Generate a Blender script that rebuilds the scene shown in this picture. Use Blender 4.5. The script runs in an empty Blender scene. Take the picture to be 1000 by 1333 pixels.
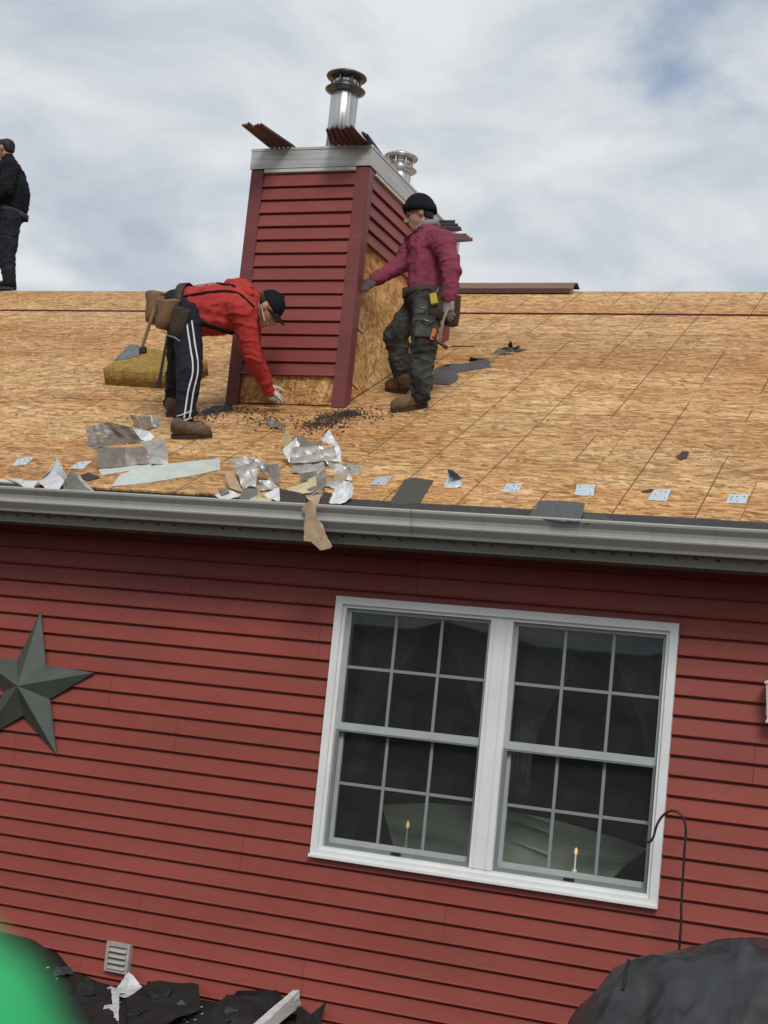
import bpy, bmesh, math, random
from mathutils import Vector, Matrix, noise
from mathutils.bvhtree import BVHTree

random.seed(7)
SC = bpy.context.scene
COL = SC.collection
V = Vector

# ------------------------------------------------------------------ camera
CAM = V((0.0, 0.0, 2.6))
RM = Matrix(((0.93291521, 0.05460739, -0.35593151),
             (0.34599218, 0.13799093, 0.92803443),
             (0.09979286, -0.98892696, 0.10984011)))     # image axes (right, down, forward) -> world
FPX, CX, CY = 1900.0, 500.0, 666.5
cd = bpy.data.cameras.new('camera'); cam = bpy.data.objects.new('camera', cd); COL.objects.link(cam)
r_, d_, f_ = RM.col[0], RM.col[1], RM.col[2]
m = Matrix((r_, -d_, -f_)).transposed().to_4x4(); m.translation = CAM
cam.matrix_world = m
cd.sensor_fit = 'HORIZONTAL'; cd.sensor_width = 36.0; cd.lens = 36.0 * FPX / 1000.0
cd.clip_start = 0.01; cd.clip_end = 3000
cd.dof.use_dof = True; cd.dof.focus_distance = 8.8; cd.dof.aperture_fstop = 11.0
SC.camera = cam

# ------------------------------------------------------------------ world: Nishita sky under broken cloud
SUN_DIR = V((0.38, -0.82, 0.80)).normalized()
w = bpy.data.worlds.new('World'); SC.world = w; w.use_nodes = True
nt = w.node_tree; N = nt.nodes; LK = nt.links; N.clear()
out = N.new('ShaderNodeOutputWorld'); bg = N.new('ShaderNodeBackground'); bg.inputs[1].default_value = 0.1
LK.new(bg.outputs[0], out.inputs[0])
sky = N.new('ShaderNodeTexSky'); sky.sky_type = 'NISHITA'; sky.sun_disc = False
sky.sun_elevation = math.asin(SUN_DIR.z); sky.sun_rotation = math.atan2(SUN_DIR.x, SUN_DIR.y)
tc = N.new('ShaderNodeTexCoord'); sep = N.new('ShaderNodeSeparateXYZ'); LK.new(tc.outputs['Generated'], sep.inputs[0])
def wmath(op, a, b=None, c=None):
    n = N.new('ShaderNodeMath'); n.operation = op
    for i, x in enumerate((a, b, c)):
        if x is None: continue
        if isinstance(x, (int, float)): n.inputs[i].default_value = x
        else: LK.new(x, n.inputs[i])
    return n.outputs[0]
zz = wmath('ADD', wmath('MAXIMUM', sep.outputs[2], 0.0), 0.22)
cb = N.new('ShaderNodeCombineXYZ')
LK.new(wmath('DIVIDE', sep.outputs[0], zz), cb.inputs[0]); LK.new(wmath('DIVIDE', sep.outputs[1], zz), cb.inputs[1])
def wnoise(scale, detail, rough, off, dist=0.0):
    mp = N.new('ShaderNodeMapping'); mp.inputs['Location'].default_value = off; LK.new(cb.outputs[0], mp.inputs[0])
    n = N.new('ShaderNodeTexNoise'); n.inputs['Scale'].default_value = scale; n.inputs['Detail'].default_value = detail
    n.inputs['Roughness'].default_value = rough; n.inputs['Distortion'].default_value = dist
    LK.new(mp.outputs[0], n.inputs['Vector']); return n.outputs[0]
def wramp(src, stops):
    r = N.new('ShaderNodeValToRGB'); LK.new(src, r.inputs[0]); e = r.color_ramp.elements
    while len(e) < len(stops): e.new(0.5)
    for i, (p, c) in enumerate(stops): e[i].position = p; e[i].color = (*c, 1)
    return r.outputs[0]
nA = wnoise(2.3, 8, 0.56, (0.1, 2.35, 0.0), 0.25)
nB = wnoise(4.2, 9, 0.53, (3.7, 1.3, 2.0), 0.35)
shade = wramp(nB, [(0.28, (0.44, 0.50, 0.58)), (0.45, (0.565, 0.615, 0.672)), (0.64, (0.745, 0.765, 0.78))])
sc_ = N.new('ShaderNodeVectorMath'); sc_.operation = 'SCALE'; LK.new(shade, sc_.inputs[0]); sc_.inputs['Scale'].default_value = 8.7
mask = wramp(nA, [(0.23, (0, 0, 0)), (0.385, (1, 1, 1))])
mx = N.new('ShaderNodeMix'); mx.data_type = 'RGBA'
LK.new(mask, mx.inputs[0]); LK.new(sky.outputs[0], mx.inputs[6]); LK.new(sc_.outputs[0], mx.inputs[7])
LK.new(mx.outputs[2], bg.inputs[0])

# ------------------------------------------------------------------ sun, exposure
sl = bpy.data.lights.new('sun', 'SUN'); sl.energy = 1.85; sl.angle = math.radians(20); sl.color = (1.0, 0.955, 0.89)
so = bpy.data.objects.new('sun', sl); COL.objects.link(so); so.location = (-6, -8, 14)
so.rotation_euler = SUN_DIR.to_track_quat('Z', 'Y').to_euler()
vs = SC.view_settings
SC.display_settings.display_device = 'sRGB'
vs.view_transform = 'Standard'; vs.look = 'None'; vs.exposure = 0.25; vs.gamma = 1.0; vs.use_curve_mapping = False

# ------------------------------------------------------------------ the place: main planes (metres)
WY = 7.495                       # face of the front wall
EY, EZ = 7.075, 3.480            # eave edge of the roof deck
SL = 0.48959                     # roof pitch (rise / run)
RY = 12.695; RZ = EZ + SL * (RY - EY)
LS = math.hypot(1, SL)
RN = V((0, -SL, 1)) / LS         # roof normal
RUP = V((0, 1, SL)) / LS         # up the slope
XL, XR = -12.6, 2.8              # house ends

def ray(px, py): return RM @ V((px - CX, py - CY, FPX))
def at(px, py, y):               # the point of the vertical plane at depth y
    d = ray(px, py); return CAM + d * (y / d.y)
def rf(px, py, h=0.0):           # the point h above the roof deck
    d = ray(px, py); o = V((0, EY, EZ)) + RN * h
    return CAM + d * ((o - CAM).dot(RN) / d.dot(RN))
def roofp(x, v, h=0.0): return V((x, EY, EZ)) + RUP * v + RN * h

# ------------------------------------------------------------------ object helpers
WLOC = {}
def setp(o, label=None, cat=None, group=None, kind=None):
    if label: o['label'] = label
    if cat: o['category'] = cat
    if group: o['group'] = group
    if kind: o['kind'] = kind
    return o
def finish(name, me, mat, parent=None, base=False, smooth=False):
    """mesh in world coordinates -> object with its own origin, parented without rotation"""
    xs = [v.co for v in me.vertices]
    lo = V((min(c.x for c in xs), min(c.y for c in xs), min(c.z for c in xs)))
    hi = V((max(c.x for c in xs), max(c.y for c in xs), max(c.z for c in xs)))
    c = (lo + hi) / 2
    if base: c.z = lo.z
    me.transform(Matrix.Translation(-c)); me.update()
    mats = mat if isinstance(mat, (list, tuple)) else [mat]
    me.materials.clear()
    for k in mats: me.materials.append(k)
    if smooth:
        for p in me.polygons: p.use_smooth = True
    o = bpy.data.objects.new(name, me); COL.objects.link(o)
    WLOC[o] = c
    if parent: o.parent = parent; o.location = c - WLOC[parent]
    else: o.location = c
    return o
def empty(name, loc):
    o = bpy.data.objects.new(name, None); COL.objects.link(o); o.location = loc; o.empty_display_size = 0.2
    WLOC[o] = V(loc); return o
def bm_mesh(bm, name='m'):
    bmesh.ops.recalc_face_normals(bm, faces=bm.faces[:])
    me = bpy.data.meshes.new(name); bm.to_mesh(me); bm.free(); return me
def box(bm, x0, x1, y0, y1, z0, z1):
    vs_ = [bm.verts.new(p) for p in ((x0,y0,z0),(x1,y0,z0),(x1,y1,z0),(x0,y1,z0),(x0,y0,z1),(x1,y0,z1),(x1,y1,z1),(x0,y1,z1))]
    for f in ((0,3,2,1),(4,5,6,7),(0,1,5,4),(1,2,6,5),(2,3,7,6),(3,0,4,7)): bm.faces.new([vs_[i] for i in f])
    return vs_
def obox(bm, c, ax, ay, az):
    """box about c with half-axis vectors"""
    vs_ = [bm.verts.new(c + ax*i + ay*j + az*k) for k in (-1, 1) for i, j in ((-1,-1),(1,-1),(1,1),(-1,1))]
    for f in ((0,3,2,1),(4,5,6,7),(0,1,5,4),(1,2,6,5),(2,3,7,6),(3,0,4,7)): bm.faces.new([vs_[i] for i in f])
    return vs_
def extr(bm, prof, x0, x1, closed=True):
    """extrude a (y, z) profile along X"""
    a = [bm.verts.new((x0, y, z)) for y, z in prof]; b = [bm.verts.new((x1, y, z)) for y, z in prof]
    n = len(prof)
    for i in range(n if closed else n - 1):
        j = (i + 1) % n; bm.faces.new((a[i], a[j], b[j], b[i]))
    if closed: bm.faces.new(a[::-1]); bm.faces.new(b)
def tube(bm, pts, r, seg=8, cap=True):
    rings = []; n = len(pts); pts = [V(p) for p in pts]; a = None
    for i, p in enumerate(pts):
        t = (pts[min(i + 1, n - 1)] - pts[max(i - 1, 0)]).normalized()
        a = t.orthogonal() if a is None else a - t * a.dot(t)
        a.normalize(); b = t.cross(a)
        rr = r[i] if isinstance(r, (list, tuple)) else r
        rings.append([bm.verts.new(p + (a * math.cos(k * 2 * math.pi / seg) + b * math.sin(k * 2 * math.pi / seg)) * rr) for k in range(seg)])
    for i in range(n - 1):
        for k in range(seg):
            bm.faces.new((rings[i][k], rings[i][(k + 1) % seg], rings[i + 1][(k + 1) % seg], rings[i + 1][k]))
    if cap: bm.faces.new(rings[0][::-1]); bm.faces.new(rings[-1])
def lathe(bm, c, prof, seg=28, axis=V((0, 0, 1)), cap=True):
    a = axis.orthogonal().normalized(); b = axis.cross(a)
    rings = [[bm.verts.new(c + axis * h + (a * math.cos(k*2*math.pi/seg) + b * math.sin(k*2*math.pi/seg)) * r) for k in range(seg)] for r, h in prof]
    for i in range(len(prof) - 1):
        for k in range(seg): bm.faces.new((rings[i][k], rings[i][(k+1)%seg], rings[i+1][(k+1)%seg], rings[i+1][k]))
    if cap: bm.faces.new(rings[0][::-1]); bm.faces.new(rings[-1])
def bev(bm, w_, seg=2):
    bmesh.ops.bevel(bm, geom=bm.edges[:] , offset=w_, segments=seg, affect='EDGES', profile=0.5)
def BO(name, mat, parent, x0, x1, y0, y1, z0, z1, bevel=0.0):
    bm = bmesh.new(); box(bm, x0, x1, y0, y1, z0, z1)
    if bevel: bev(bm, bevel, 2)
    return finish(name, bm_mesh(bm), mat, parent)

# ------------------------------------------------------------------ materials
class MB:
    def __init__(s, name):
        s.m = bpy.data.materials.new(name); s.m.use_nodes = True; s.t = s.m.node_tree; s.n = s.t.nodes
        s.b = s.n['Principled BSDF']; s.tc = s.n.new('ShaderNodeTexCoord')
    def link(s, a, b): s.t.links.new(a, b)
    def map(s, scale=(1,1,1), rot=(0,0,0), loc=(0,0,0), src=None):
        n = s.n.new('ShaderNodeMapping'); n.inputs['Scale'].default_value = scale; n.inputs['Rotation'].default_value = rot
        n.inputs['Location'].default_value = loc
        s.link(src or s.tc.outputs['Object'], n.inputs[0]); return n.outputs[0]
    def noise(s, vec, scale, detail=4, rough=0.55, dist=0.0):
        n = s.n.new('ShaderNodeTexNoise'); n.inputs['Scale'].default_value = scale; n.inputs['Detail'].default_value = detail
        n.inputs['Roughness'].default_value = rough; n.inputs['Distortion'].default_value = dist
        s.link(vec, n.inputs['Vector']); return n.outputs[0]
    def voro(s, vec, scale, out='Color', feature='F1'):
        n = s.n.new('ShaderNodeTexVoronoi'); n.feature = feature; n.inputs['Scale'].default_value = scale; s.link(vec, n.inputs['Vector'])
        return n.outputs[out]
    def ramp(s, src, stops, interp='LINEAR'):
        r = s.n.new('ShaderNodeValToRGB'); s.link(src, r.inputs[0]); e = r.color_ramp.elements; r.color_ramp.interpolation = interp
        while len(e) < len(stops): e.new(0.5)
        for i, (p, c) in enumerate(stops):
            e[i].position = p; e[i].color = (*c, 1) if hasattr(c, '__len__') else (c, c, c, 1)
        return r.outputs[0]
    def math(s, op, a, b=None):
        n = s.n.new('ShaderNodeMath'); n.operation = op
        for i, x in enumerate((a, b)):
            if x is None: continue
            if isinstance(x, (int, float)): n.inputs[i].default_value = x
            else: s.link(x, n.inputs[i])
        return n.outputs[0]
    def mix(s, fac, a, b, mode='MIX'):
        n = s.n.new('ShaderNodeMix'); n.data_type = 'RGBA'; n.blend_type = mode
        for i, x in ((0, fac), (6, a), (7, b)):
            if isinstance(x, (int, float)): n.inputs[i].default_value = x
            elif isinstance(x, tuple): n.inputs[i].default_value = (*x, 1)
            else: s.link(x, n.inputs[i])
        return n.outputs[2]
    def bump(s, h, strength=0.3, dist=0.01):
        n = s.n.new('ShaderNodeBump'); n.inputs['Strength'].default_value = strength; n.inputs['Distance'].default_value = dist
        s.link(h, n.inputs['Height']); s.link(n.outputs[0], s.b.inputs['Normal'])
    def col(s, x):
        if isinstance(x, tuple): s.b.inputs['Base Color'].default_value = (*x, 1)
        else: s.link(x, s.b.inputs['Base Color'])
    def p(s, rough=0.5, metal=0.0, spec=0.5):
        s.b.inputs['Roughness'].default_value = rough; s.b.inputs['Metallic'].default_value = metal
        s.b.inputs['Specular IOR Level'].default_value = spec
def mul(c, k): return tuple(min(1, x * k) for x in c)
def pbr(name, base, rough=0.6, metal=0.0, var=0.18, scale=6.0, bump=0.0, bscale=60.0, stretch=(1, 1, 1), spec=0.4, bdist=0.004):
    M = MB(name); v = M.map(stretch)
    n1 = M.noise(v, scale, 5, 0.6)
    c = M.ramp(n1, [(0.3, mul(base, 1 - var)), (0.7, mul(base, 1 + var))])
    M.col(c); M.p(rough, metal, spec)
    rr = M.ramp(M.noise(v, scale * 2.3, 3), [(0.3, max(0.02, rough - 0.1)), (0.7, min(1, rough + 0.1))]); M.link(rr, M.b.inputs['Roughness'])
    if bump: M.bump(M.noise(v, bscale, 4, 0.6), bump, bdist)
    return M.m
# oriented strand board
def osb(name, rot=0.0, lines=True, tint=(1, 1, 1), axes='XY'):
    M = MB(name)
    oi = M.n.new('ShaderNodeObjectInfo')
    off = M.n.new('ShaderNodeVectorMath'); off.operation = 'SCALE'; off.inputs[0].default_value = (37.0, 91.0, 53.0); M.link(oi.outputs['Random'], off.inputs['Scale'])
    ad = M.n.new('ShaderNodeVectorMath'); ad.operation = 'ADD'; M.link(M.tc.outputs['Object'], ad.inputs[0]); M.link(off.outputs[0], ad.inputs[1])
    src = ad.outputs[0]
    if axes == 'XZ':
        q = M.n.new('ShaderNodeMapping'); q.inputs['Rotation'].default_value = (math.radians(90), 0, 0); M.link(src, q.inputs[0]); src = q.outputs[0]
    if axes == 'YZ':
        q = M.n.new('ShaderNodeMapping'); q.inputs['Rotation'].default_value = (math.radians(90), 0, math.radians(0)); M.link(src, q.inputs[0])
        q2 = M.n.new('ShaderNodeMapping'); q2.inputs['Rotation'].default_value = (0, math.radians(90), 0); M.link(src, q2.inputs[0]); src = q2.outputs[0]
    wob = M.n.new('ShaderNodeTexNoise'); wob.inputs['Scale'].default_value = 9.0; M.link(src, wob.inputs['Vector'])
    wv = M.n.new('ShaderNodeVectorMath'); wv.operation = 'SCALE'; wv.inputs['Scale'].default_value = 0.03; M.link(wob.outputs['Color'], wv.inputs[0])
    wa = M.n.new('ShaderNodeVectorMath'); wa.operation = 'ADD'; M.link(src, wa.inputs[0]); M.link(wv.outputs[0], wa.inputs[1]); src = wa.outputs[0]
    pal = [(0.10, (0.29, 0.165, 0.060)), (0.26, (0.43, 0.265, 0.102)), (0.45, (0.53, 0.335, 0.138)), (0.68, (0.64, 0.425, 0.195)), (0.88, (0.78, 0.57, 0.31))]
    pal = [(p, tuple(a * b for a, b in zip(c, (tint[0] * 1.02, tint[1] * .965, tint[2])))) for p, c in pal]
    cols = []; hs = []
    for k, (ang, sx, sy, scl) in enumerate(((0.04, 1.0, 3.8, 12), (0.26, 1.0, 3.6, 12), (-0.30, 1.0, 3.6, 12), (0.95, 1.0, 3.2, 14))):
        v = M.map((1, 1, 1), (0, 0, ang + rot), (k * 3.1, k * 1.7, 0), src); v = M.map((sx, sy, 0.02), src=v)
        vc = M.voro(v, scl, 'Color'); g = M.n.new('ShaderNodeSeparateColor'); M.link(vc, g.inputs[0])
        st = M.noise(M.map((6, 60, 1), src=v), 1.0, 3, 0.6)
        val = M.math('ADD', M.math('MULTIPLY', g.outputs[0], 0.72), M.math('MULTIPLY', st, 0.28))
        cols.append(val); hs.append(g.outputs[1])
    sel1 = M.math('GREATER_THAN', hs[1], 0.62); sel2 = M.math('GREATER_THAN', hs[2], 0.66); sel3 = M.math('GREATER_THAN', hs[3], 0.82)
    def fmix(f, a, b): return M.math('ADD', M.math('MULTIPLY', a, M.math('SUBTRACT', 1.0, f)), M.math('MULTIPLY', b, f))
    val = fmix(sel1, cols[0], cols[1]); val = fmix(sel2, val, cols[2]); val = fmix(sel3, val, cols[3])
    c = M.ramp(val, pal)
    # dark gaps between flakes
    e = M.voro(M.map((1, 4.4, 0.02), (0, 0, 0.1 + rot), src=src), 10, 'Distance', 'DISTANCE_TO_EDGE')
    gapn = M.noise(M.map((5, 16, 1), src=src), 1.6, 3)
    gap = M.math('LESS_THAN', e, M.ramp(gapn, [(0.44, 0.0), (0.66, 0.10)]))
    c = M.mix(M.math('MULTIPLY', gap, 0.55), c, (0.085, 0.042, 0.018))
    e2 = M.voro(M.map((1, 5.0, 0.02), (0, 0, -0.22 + rot), (2, 5, 0), src=src), 14, 'Distance', 'DISTANCE_TO_EDGE')
    lit = M.math('LESS_THAN', e2, M.ramp(gapn, [(0.36, 0.085), (0.52, 0.0)]))
    c = M.mix(M.math('MULTIPLY', lit, 0.42), c, (0.80, 0.60, 0.34))
    # broad weather staining in world space (runs over sheet joints)
    geo = M.n.new('ShaderNodeNewGeometry')
    wn = M.noise(M.map((0.55, 1.3, 1.3), src=geo.outputs['Position']), 1.1, 5, 0.6)
    c = M.mix(M.ramp(wn, [(0.42, 0.0), (0.68, 0.75)]), c, (0.78, 0.56, 0.38), 'MULTIPLY')
    wn2 = M.noise(M.map((0.9, 5.0, 5.0), src=geo.outputs['Position']), 1.7, 4, 0.6)
    c = M.mix(M.ramp(wn2, [(0.45, 0.0), (0.75, 0.5)]), c, (0.62, 0.45, 0.28), 'MULTIPLY')
    tone = M.ramp(oi.outputs['Random'], [(0.0, (0.80, 0.75, 0.68)), (0.35, (0.95, 0.93, 0.90)), (0.7, (1.02, 1.02, 1.0)), (1.0, (0.90, 0.81, 0.70))])
    c = M.mix(1.0, c, tone, 'MULTIPLY')
    if lines:
        sx = M.n.new('ShaderNodeSeparateXYZ'); M.link(geo.outputs['Position'], sx.inputs[0])
        fr = M.math('PINGPONG', M.math('ADD', sx.outputs[0], 40.0 + 0.13), 0.2032)
        ln = M.math('LESS_THAN', fr, 0.0042)
        brk = M.math('GREATER_THAN', M.noise(M.map((2.4, 0.55, 0.5), src=geo.outputs['Position']), 1.6, 2), 0.44)
        c = M.mix(M.math('MULTIPLY', M.math('MULTIPLY', ln, brk), 0.85), c, (0.10, 0.055, 0.03))
    M.col(c); M.p(0.78, 0, 0.3)
    M.bump(M.math('SUBTRACT', val, M.math('MULTIPLY', gap, 0.5)), 0.7, 0.007)
    return M.m
M_OSB = osb('osb_deck')
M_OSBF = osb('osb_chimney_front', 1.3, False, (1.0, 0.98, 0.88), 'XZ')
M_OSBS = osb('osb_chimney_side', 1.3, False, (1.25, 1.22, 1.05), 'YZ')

def vinyl(name, base):
    M = MB(name)
    geo = M.n.new('ShaderNodeNewGeometry')
    g = M.noise(M.map((3, 30, 60), src=geo.outputs['Position']), 2.0, 5, 0.6)
    big = M.noise(M.map((0.8, 1, 1.6), src=geo.outputs['Position']), 1.3, 4, 0.6)
    c = M.ramp(big, [(0.3, mul(base, 0.86)), (0.7, mul(base, 1.13))])
    oi = M.n.new('ShaderNodeObjectInfo')
    c = M.mix(M.math('MULTIPLY', oi.outputs['Random'], 0.5), c, mul(base, 0.78))
    dn = M.noise(M.map((1.5, 1, 7), src=geo.outputs['Position']), 2.4, 6, 0.7)
    c = M.mix(M.ramp(dn, [(0.52, 0.0), (0.8, 0.26)]), c, (0.26, 0.14, 0.115))      # chalky dust
    M.col(c); M.p(0.5, 0, 0.35); M.bump(g, 0.16, 0.0015); return M.m
M_SIDE = vinyl('siding_red', (0.262, 0.054, 0.041))
M_CSIDE = vinyl('siding_chimney', (0.232, 0.050, 0.044))
M_TRIM = vinyl('trim_maroon', (0.165, 0.043, 0.043))
M_WHITE = pbr('window_vinyl', (0.68, 0.70, 0.70), 0.4, var=0.06, scale=5)
M_SASH = pbr('sash_vinyl', (0.36, 0.385, 0.39), 0.45, var=0.08, scale=5)
M_GRILLE = pbr('grille_bar', (0.21, 0.23, 0.235), 0.5, var=0.06)
M_SCREEN = pbr('screen_frame', (0.16, 0.18, 0.18), 0.45, var=0.06)
M_GUT = pbr('gutter_metal', (0.30, 0.30, 0.275), 0.38, 0.0, var=0.12, scale=3, stretch=(0.3, 3, 3), spec=0.5)
def mk_gutter():
    M = MB('gutter_paint'); geo = M.n.new('ShaderNodeNewGeometry')
    a = M.noise(M.map((9, 1.5, 1.5), src=geo.outputs['Position']), 2.2, 6, 0.65); b = M.noise(M.map((0.5, 3, 9), src=geo.outputs['Position']), 1.4, 4, 0.6)
    c = M.ramp(b, [(0.3, (0.28, 0.28, 0.26)), (0.7, (0.37, 0.37, 0.35))])
    c = M.mix(M.ramp(a, [(0.50, 0.0), (0.76, 0.28)]), c, (0.14, 0.135, 0.115))
    M.col(c); M.p(0.4, 0, 0.5); M.link(M.ramp(a, [(0.3, 0.3), (0.7, 0.6)]), M.b.inputs['Roughness']); M.bump(b, 0.25, 0.006); return M.m
M_GUT = mk_gutter()
M_FASC = pbr('fascia_paint', (0.185, 0.18, 0.158), 0.5, var=0.15, scale=3, stretch=(0.4, 3, 3))
M_SOFF = pbr('soffit_vinyl', (0.20, 0.195, 0.17), 0.55, var=0.1, scale=4)
M_BLACK = pbr('black_gap', (0.012, 0.011, 0.011), 0.9, var=0.1)
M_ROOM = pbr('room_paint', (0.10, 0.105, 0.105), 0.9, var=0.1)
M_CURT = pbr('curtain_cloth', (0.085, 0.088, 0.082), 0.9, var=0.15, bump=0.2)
M_SHEET = pbr('pale_sheet', (0.80, 0.86, 0.75), 0.9, var=0.1)
M_ALU = pbr('aluminium', (0.40, 0.385, 0.355), 0.46, 0.5, var=0.4, scale=10, bump=0.1, bscale=12, bdist=0.01)
M_ALUW = pbr('aluminium_white', (0.56, 0.57, 0.58), 0.45, 0.1, var=0.22, scale=14, bump=0.08, bscale=14)
M_BAND = pbr('cap_band_metal', (0.43, 0.425, 0.415), 0.42, 0.4, var=0.25, scale=5, stretch=(0.5, 0.5, 12))
M_TAUPE = pbr('taupe_coated_metal', (0.175, 0.148, 0.125), 0.45, 0.15, var=0.2, scale=12, bump=0.08, bscale=14)
M_OLIVE = pbr('olive_grey_metal', (0.13, 0.13, 0.105), 0.5, 0.1, var=0.2, scale=12)
M_PALE = pbr('pale_strip', (0.47, 0.50, 0.47), 0.5, 0.05, var=0.12, scale=9)
M_TANP = pbr('tan_paper', (0.36, 0.265, 0.165), 0.85, var=0.22, scale=16, bump=0.3, bscale=40)
M_BEIGE = pbr('beige_scrap', (0.47, 0.40, 0.26), 0.8, var=0.2, scale=16)
M_DKBR = pbr('dark_brown_scrap', (0.045, 0.03, 0.027), 0.8, var=0.3, scale=16)
M_SHGL = pbr('shingle_granules', (0.085, 0.087, 0.09), 0.95, var=0.5, scale=120, bump=0.7, bscale=160)
M_SHGD = pbr('shingle_dark_green', (0.060, 0.060, 0.052), 0.9, var=0.35, scale=90, bump=0.5, bscale=160)
M_STRIP = pbr('starter_strip', (0.045, 0.043, 0.042), 0.95, var=0.5, scale=110, bump=0.8, bscale=150)
M_FELT = pbr('black_felt', (0.013, 0.013, 0.014), 0.72, var=0.4, scale=9, bump=0.4, bscale=30)
M_TARP = pbr('black_tarp', (0.030, 0.032, 0.035), 0.36, var=0.45, scale=5, bump=0.35, bscale=34, bdist=0.006)
M_PLATE = pbr('galvanised_plate', (0.52, 0.58, 0.62), 0.4, 0.3, var=0.12, scale=20)
M_NAIL = pbr('nail', (0.12, 0.12, 0.13), 0.5, 0.5)
M_STAR = pbr('star_metal', (0.068, 0.083, 0.073), 0.55, 0.0, var=0.18, scale=9, bump=0.08, bscale=60)
M_VENT = pbr('vent_plastic', (0.34, 0.325, 0.295), 0.6, var=0.18, scale=22)
M_IRON = pbr('dark_iron', (0.028, 0.022, 0.02), 0.5, 0.3, var=0.4, scale=25)
M_LANT = pbr('lantern_paint', (0.62, 0.54, 0.47), 0.5, var=0.1)
M_BROWN = pbr('brown_metal', (0.20, 0.115, 0.075), 0.45, 0.1, var=0.15, scale=6, stretch=(0.3, 3, 3))
M_BRDK = pbr('brown_metal_underside', (0.06, 0.022, 0.018), 0.5, 0.1, var=0.15)
M_STR = pbr('red_string', (0.09, 0.018, 0.025), 0.9, var=0.2)
M_WOOL = pbr('insulation_batt', (0.34, 0.215, 0.055), 0.95, var=0.35, scale=22, bump=0.9, bscale=40, stretch=(0.6, 1, 3), bdist=0.02)
M_CRED = pbr('red_fleece', (0.38, 0.042, 0.038), 0.9, var=0.14, scale=9, bump=0.25, bscale=220, spec=0.12)
M_MAR = pbr('maroon_fleece', (0.205, 0.045, 0.072), 0.92, var=0.16, scale=9, bump=0.25, bscale=220, spec=0.12)
M_NAVY = pbr('navy_tracksuit', (0.017, 0.018, 0.026), 0.8, var=0.25, scale=8, bump=0.2, bscale=180, spec=0.12)
M_CARGO = pbr('charcoal_cargo', (0.050, 0.051, 0.048), 0.9, var=0.75, scale=6, bump=0.3, bscale=150, spec=0.12)
M_BLKC = pbr('black_cloth', (0.010, 0.011, 0.014), 0.9, var=0.3, scale=9, bump=0.2, bscale=150, spec=0.12)
M_WSTR = pbr('white_stripe', (0.62, 0.62, 0.64), 0.85, var=0.06)
M_BOOT = pbr('worn_boot_leather', (0.135, 0.078, 0.042), 0.8, var=0.35, scale=18, bump=0.3, bscale=60)
M_SHOE = pbr('brown_shoe', (0.10, 0.065, 0.042), 0.85, var=0.35, scale=18, bump=0.3, bscale=60)
M_SOLE = pbr('rubber_sole', (0.045, 0.032, 0.025), 0.9, var=0.2)
M_LEATH = pbr('tan_leather', (0.20, 0.115, 0.062), 0.72, var=0.35, scale=12, bump=0.4, bscale=40)
M_LEATD = pbr('dark_leather', (0.040, 0.026, 0.02), 0.75, var=0.35, scale=12, bump=0.3, bscale=40)
M_SKIN = pbr('skin', (0.36, 0.20, 0.135), 0.55, var=0.1, scale=14)
M_HAIR = pbr('black_hair', (0.010, 0.009, 0.009), 0.6, var=0.3, scale=60, bump=0.5, bscale=200)
M_EYE = pbr('dark_eye', (0.02, 0.015, 0.012), 0.3)
M_LIP = pbr('lips', (0.22, 0.09, 0.075), 0.5)
M_GLOVW = pbr('pale_work_glove', (0.50, 0.47, 0.41), 0.9, var=0.2, scale=30, bump=0.3, bscale=200)
M_GLOVG = pbr('grey_work_glove', (0.23, 0.22, 0.205), 0.9, var=0.2, scale=30, bump=0.3, bscale=200)
M_GLOVD = pbr('dark_work_glove', (0.085, 0.062, 0.058), 0.9, var=0.25, scale=30)
M_RUBR = pbr('glove_red_palm', (0.40, 0.10, 0.06), 0.8, var=0.2)
M_MASK = pbr('blue_mask', (0.25, 0.38, 0.50), 0.9, var=0.05)
M_STEEL = pbr('tool_steel', (0.20, 0.22, 0.22), 0.45, 0.5, var=0.3, scale=20)
M_WOOD = pbr('tool_handle_wood', (0.16, 0.095, 0.042), 0.6, var=0.25, scale=10)
M_YEL = pbr('yellow_plastic', (0.42, 0.34, 0.03), 0.5, var=0.1)
M_ORNG = pbr('orange_plastic', (0.55, 0.16, 0.05), 0.5, var=0.1)
M_COLR = pbr('grey_collar', (0.20, 0.195, 0.20), 0.9, var=0.1)
M_GREEN = pbr('green_cloth', (0.024, 0.38, 0.125), 0.8, var=0.12, scale=30)
M_DIRT = pbr('bare_ground', (0.085, 0.065, 0.045), 0.95, var=0.35, scale=2.5, bump=0.6, bscale=18, bdist=0.03)
M_RIBB = pbr('maroon_offcut', (0.105, 0.036, 0.036), 0.5, var=0.25, scale=8)
M_RIBD = pbr('charcoal_offcut', (0.028, 0.024, 0.024), 0.5, var=0.3, scale=8)
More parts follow.
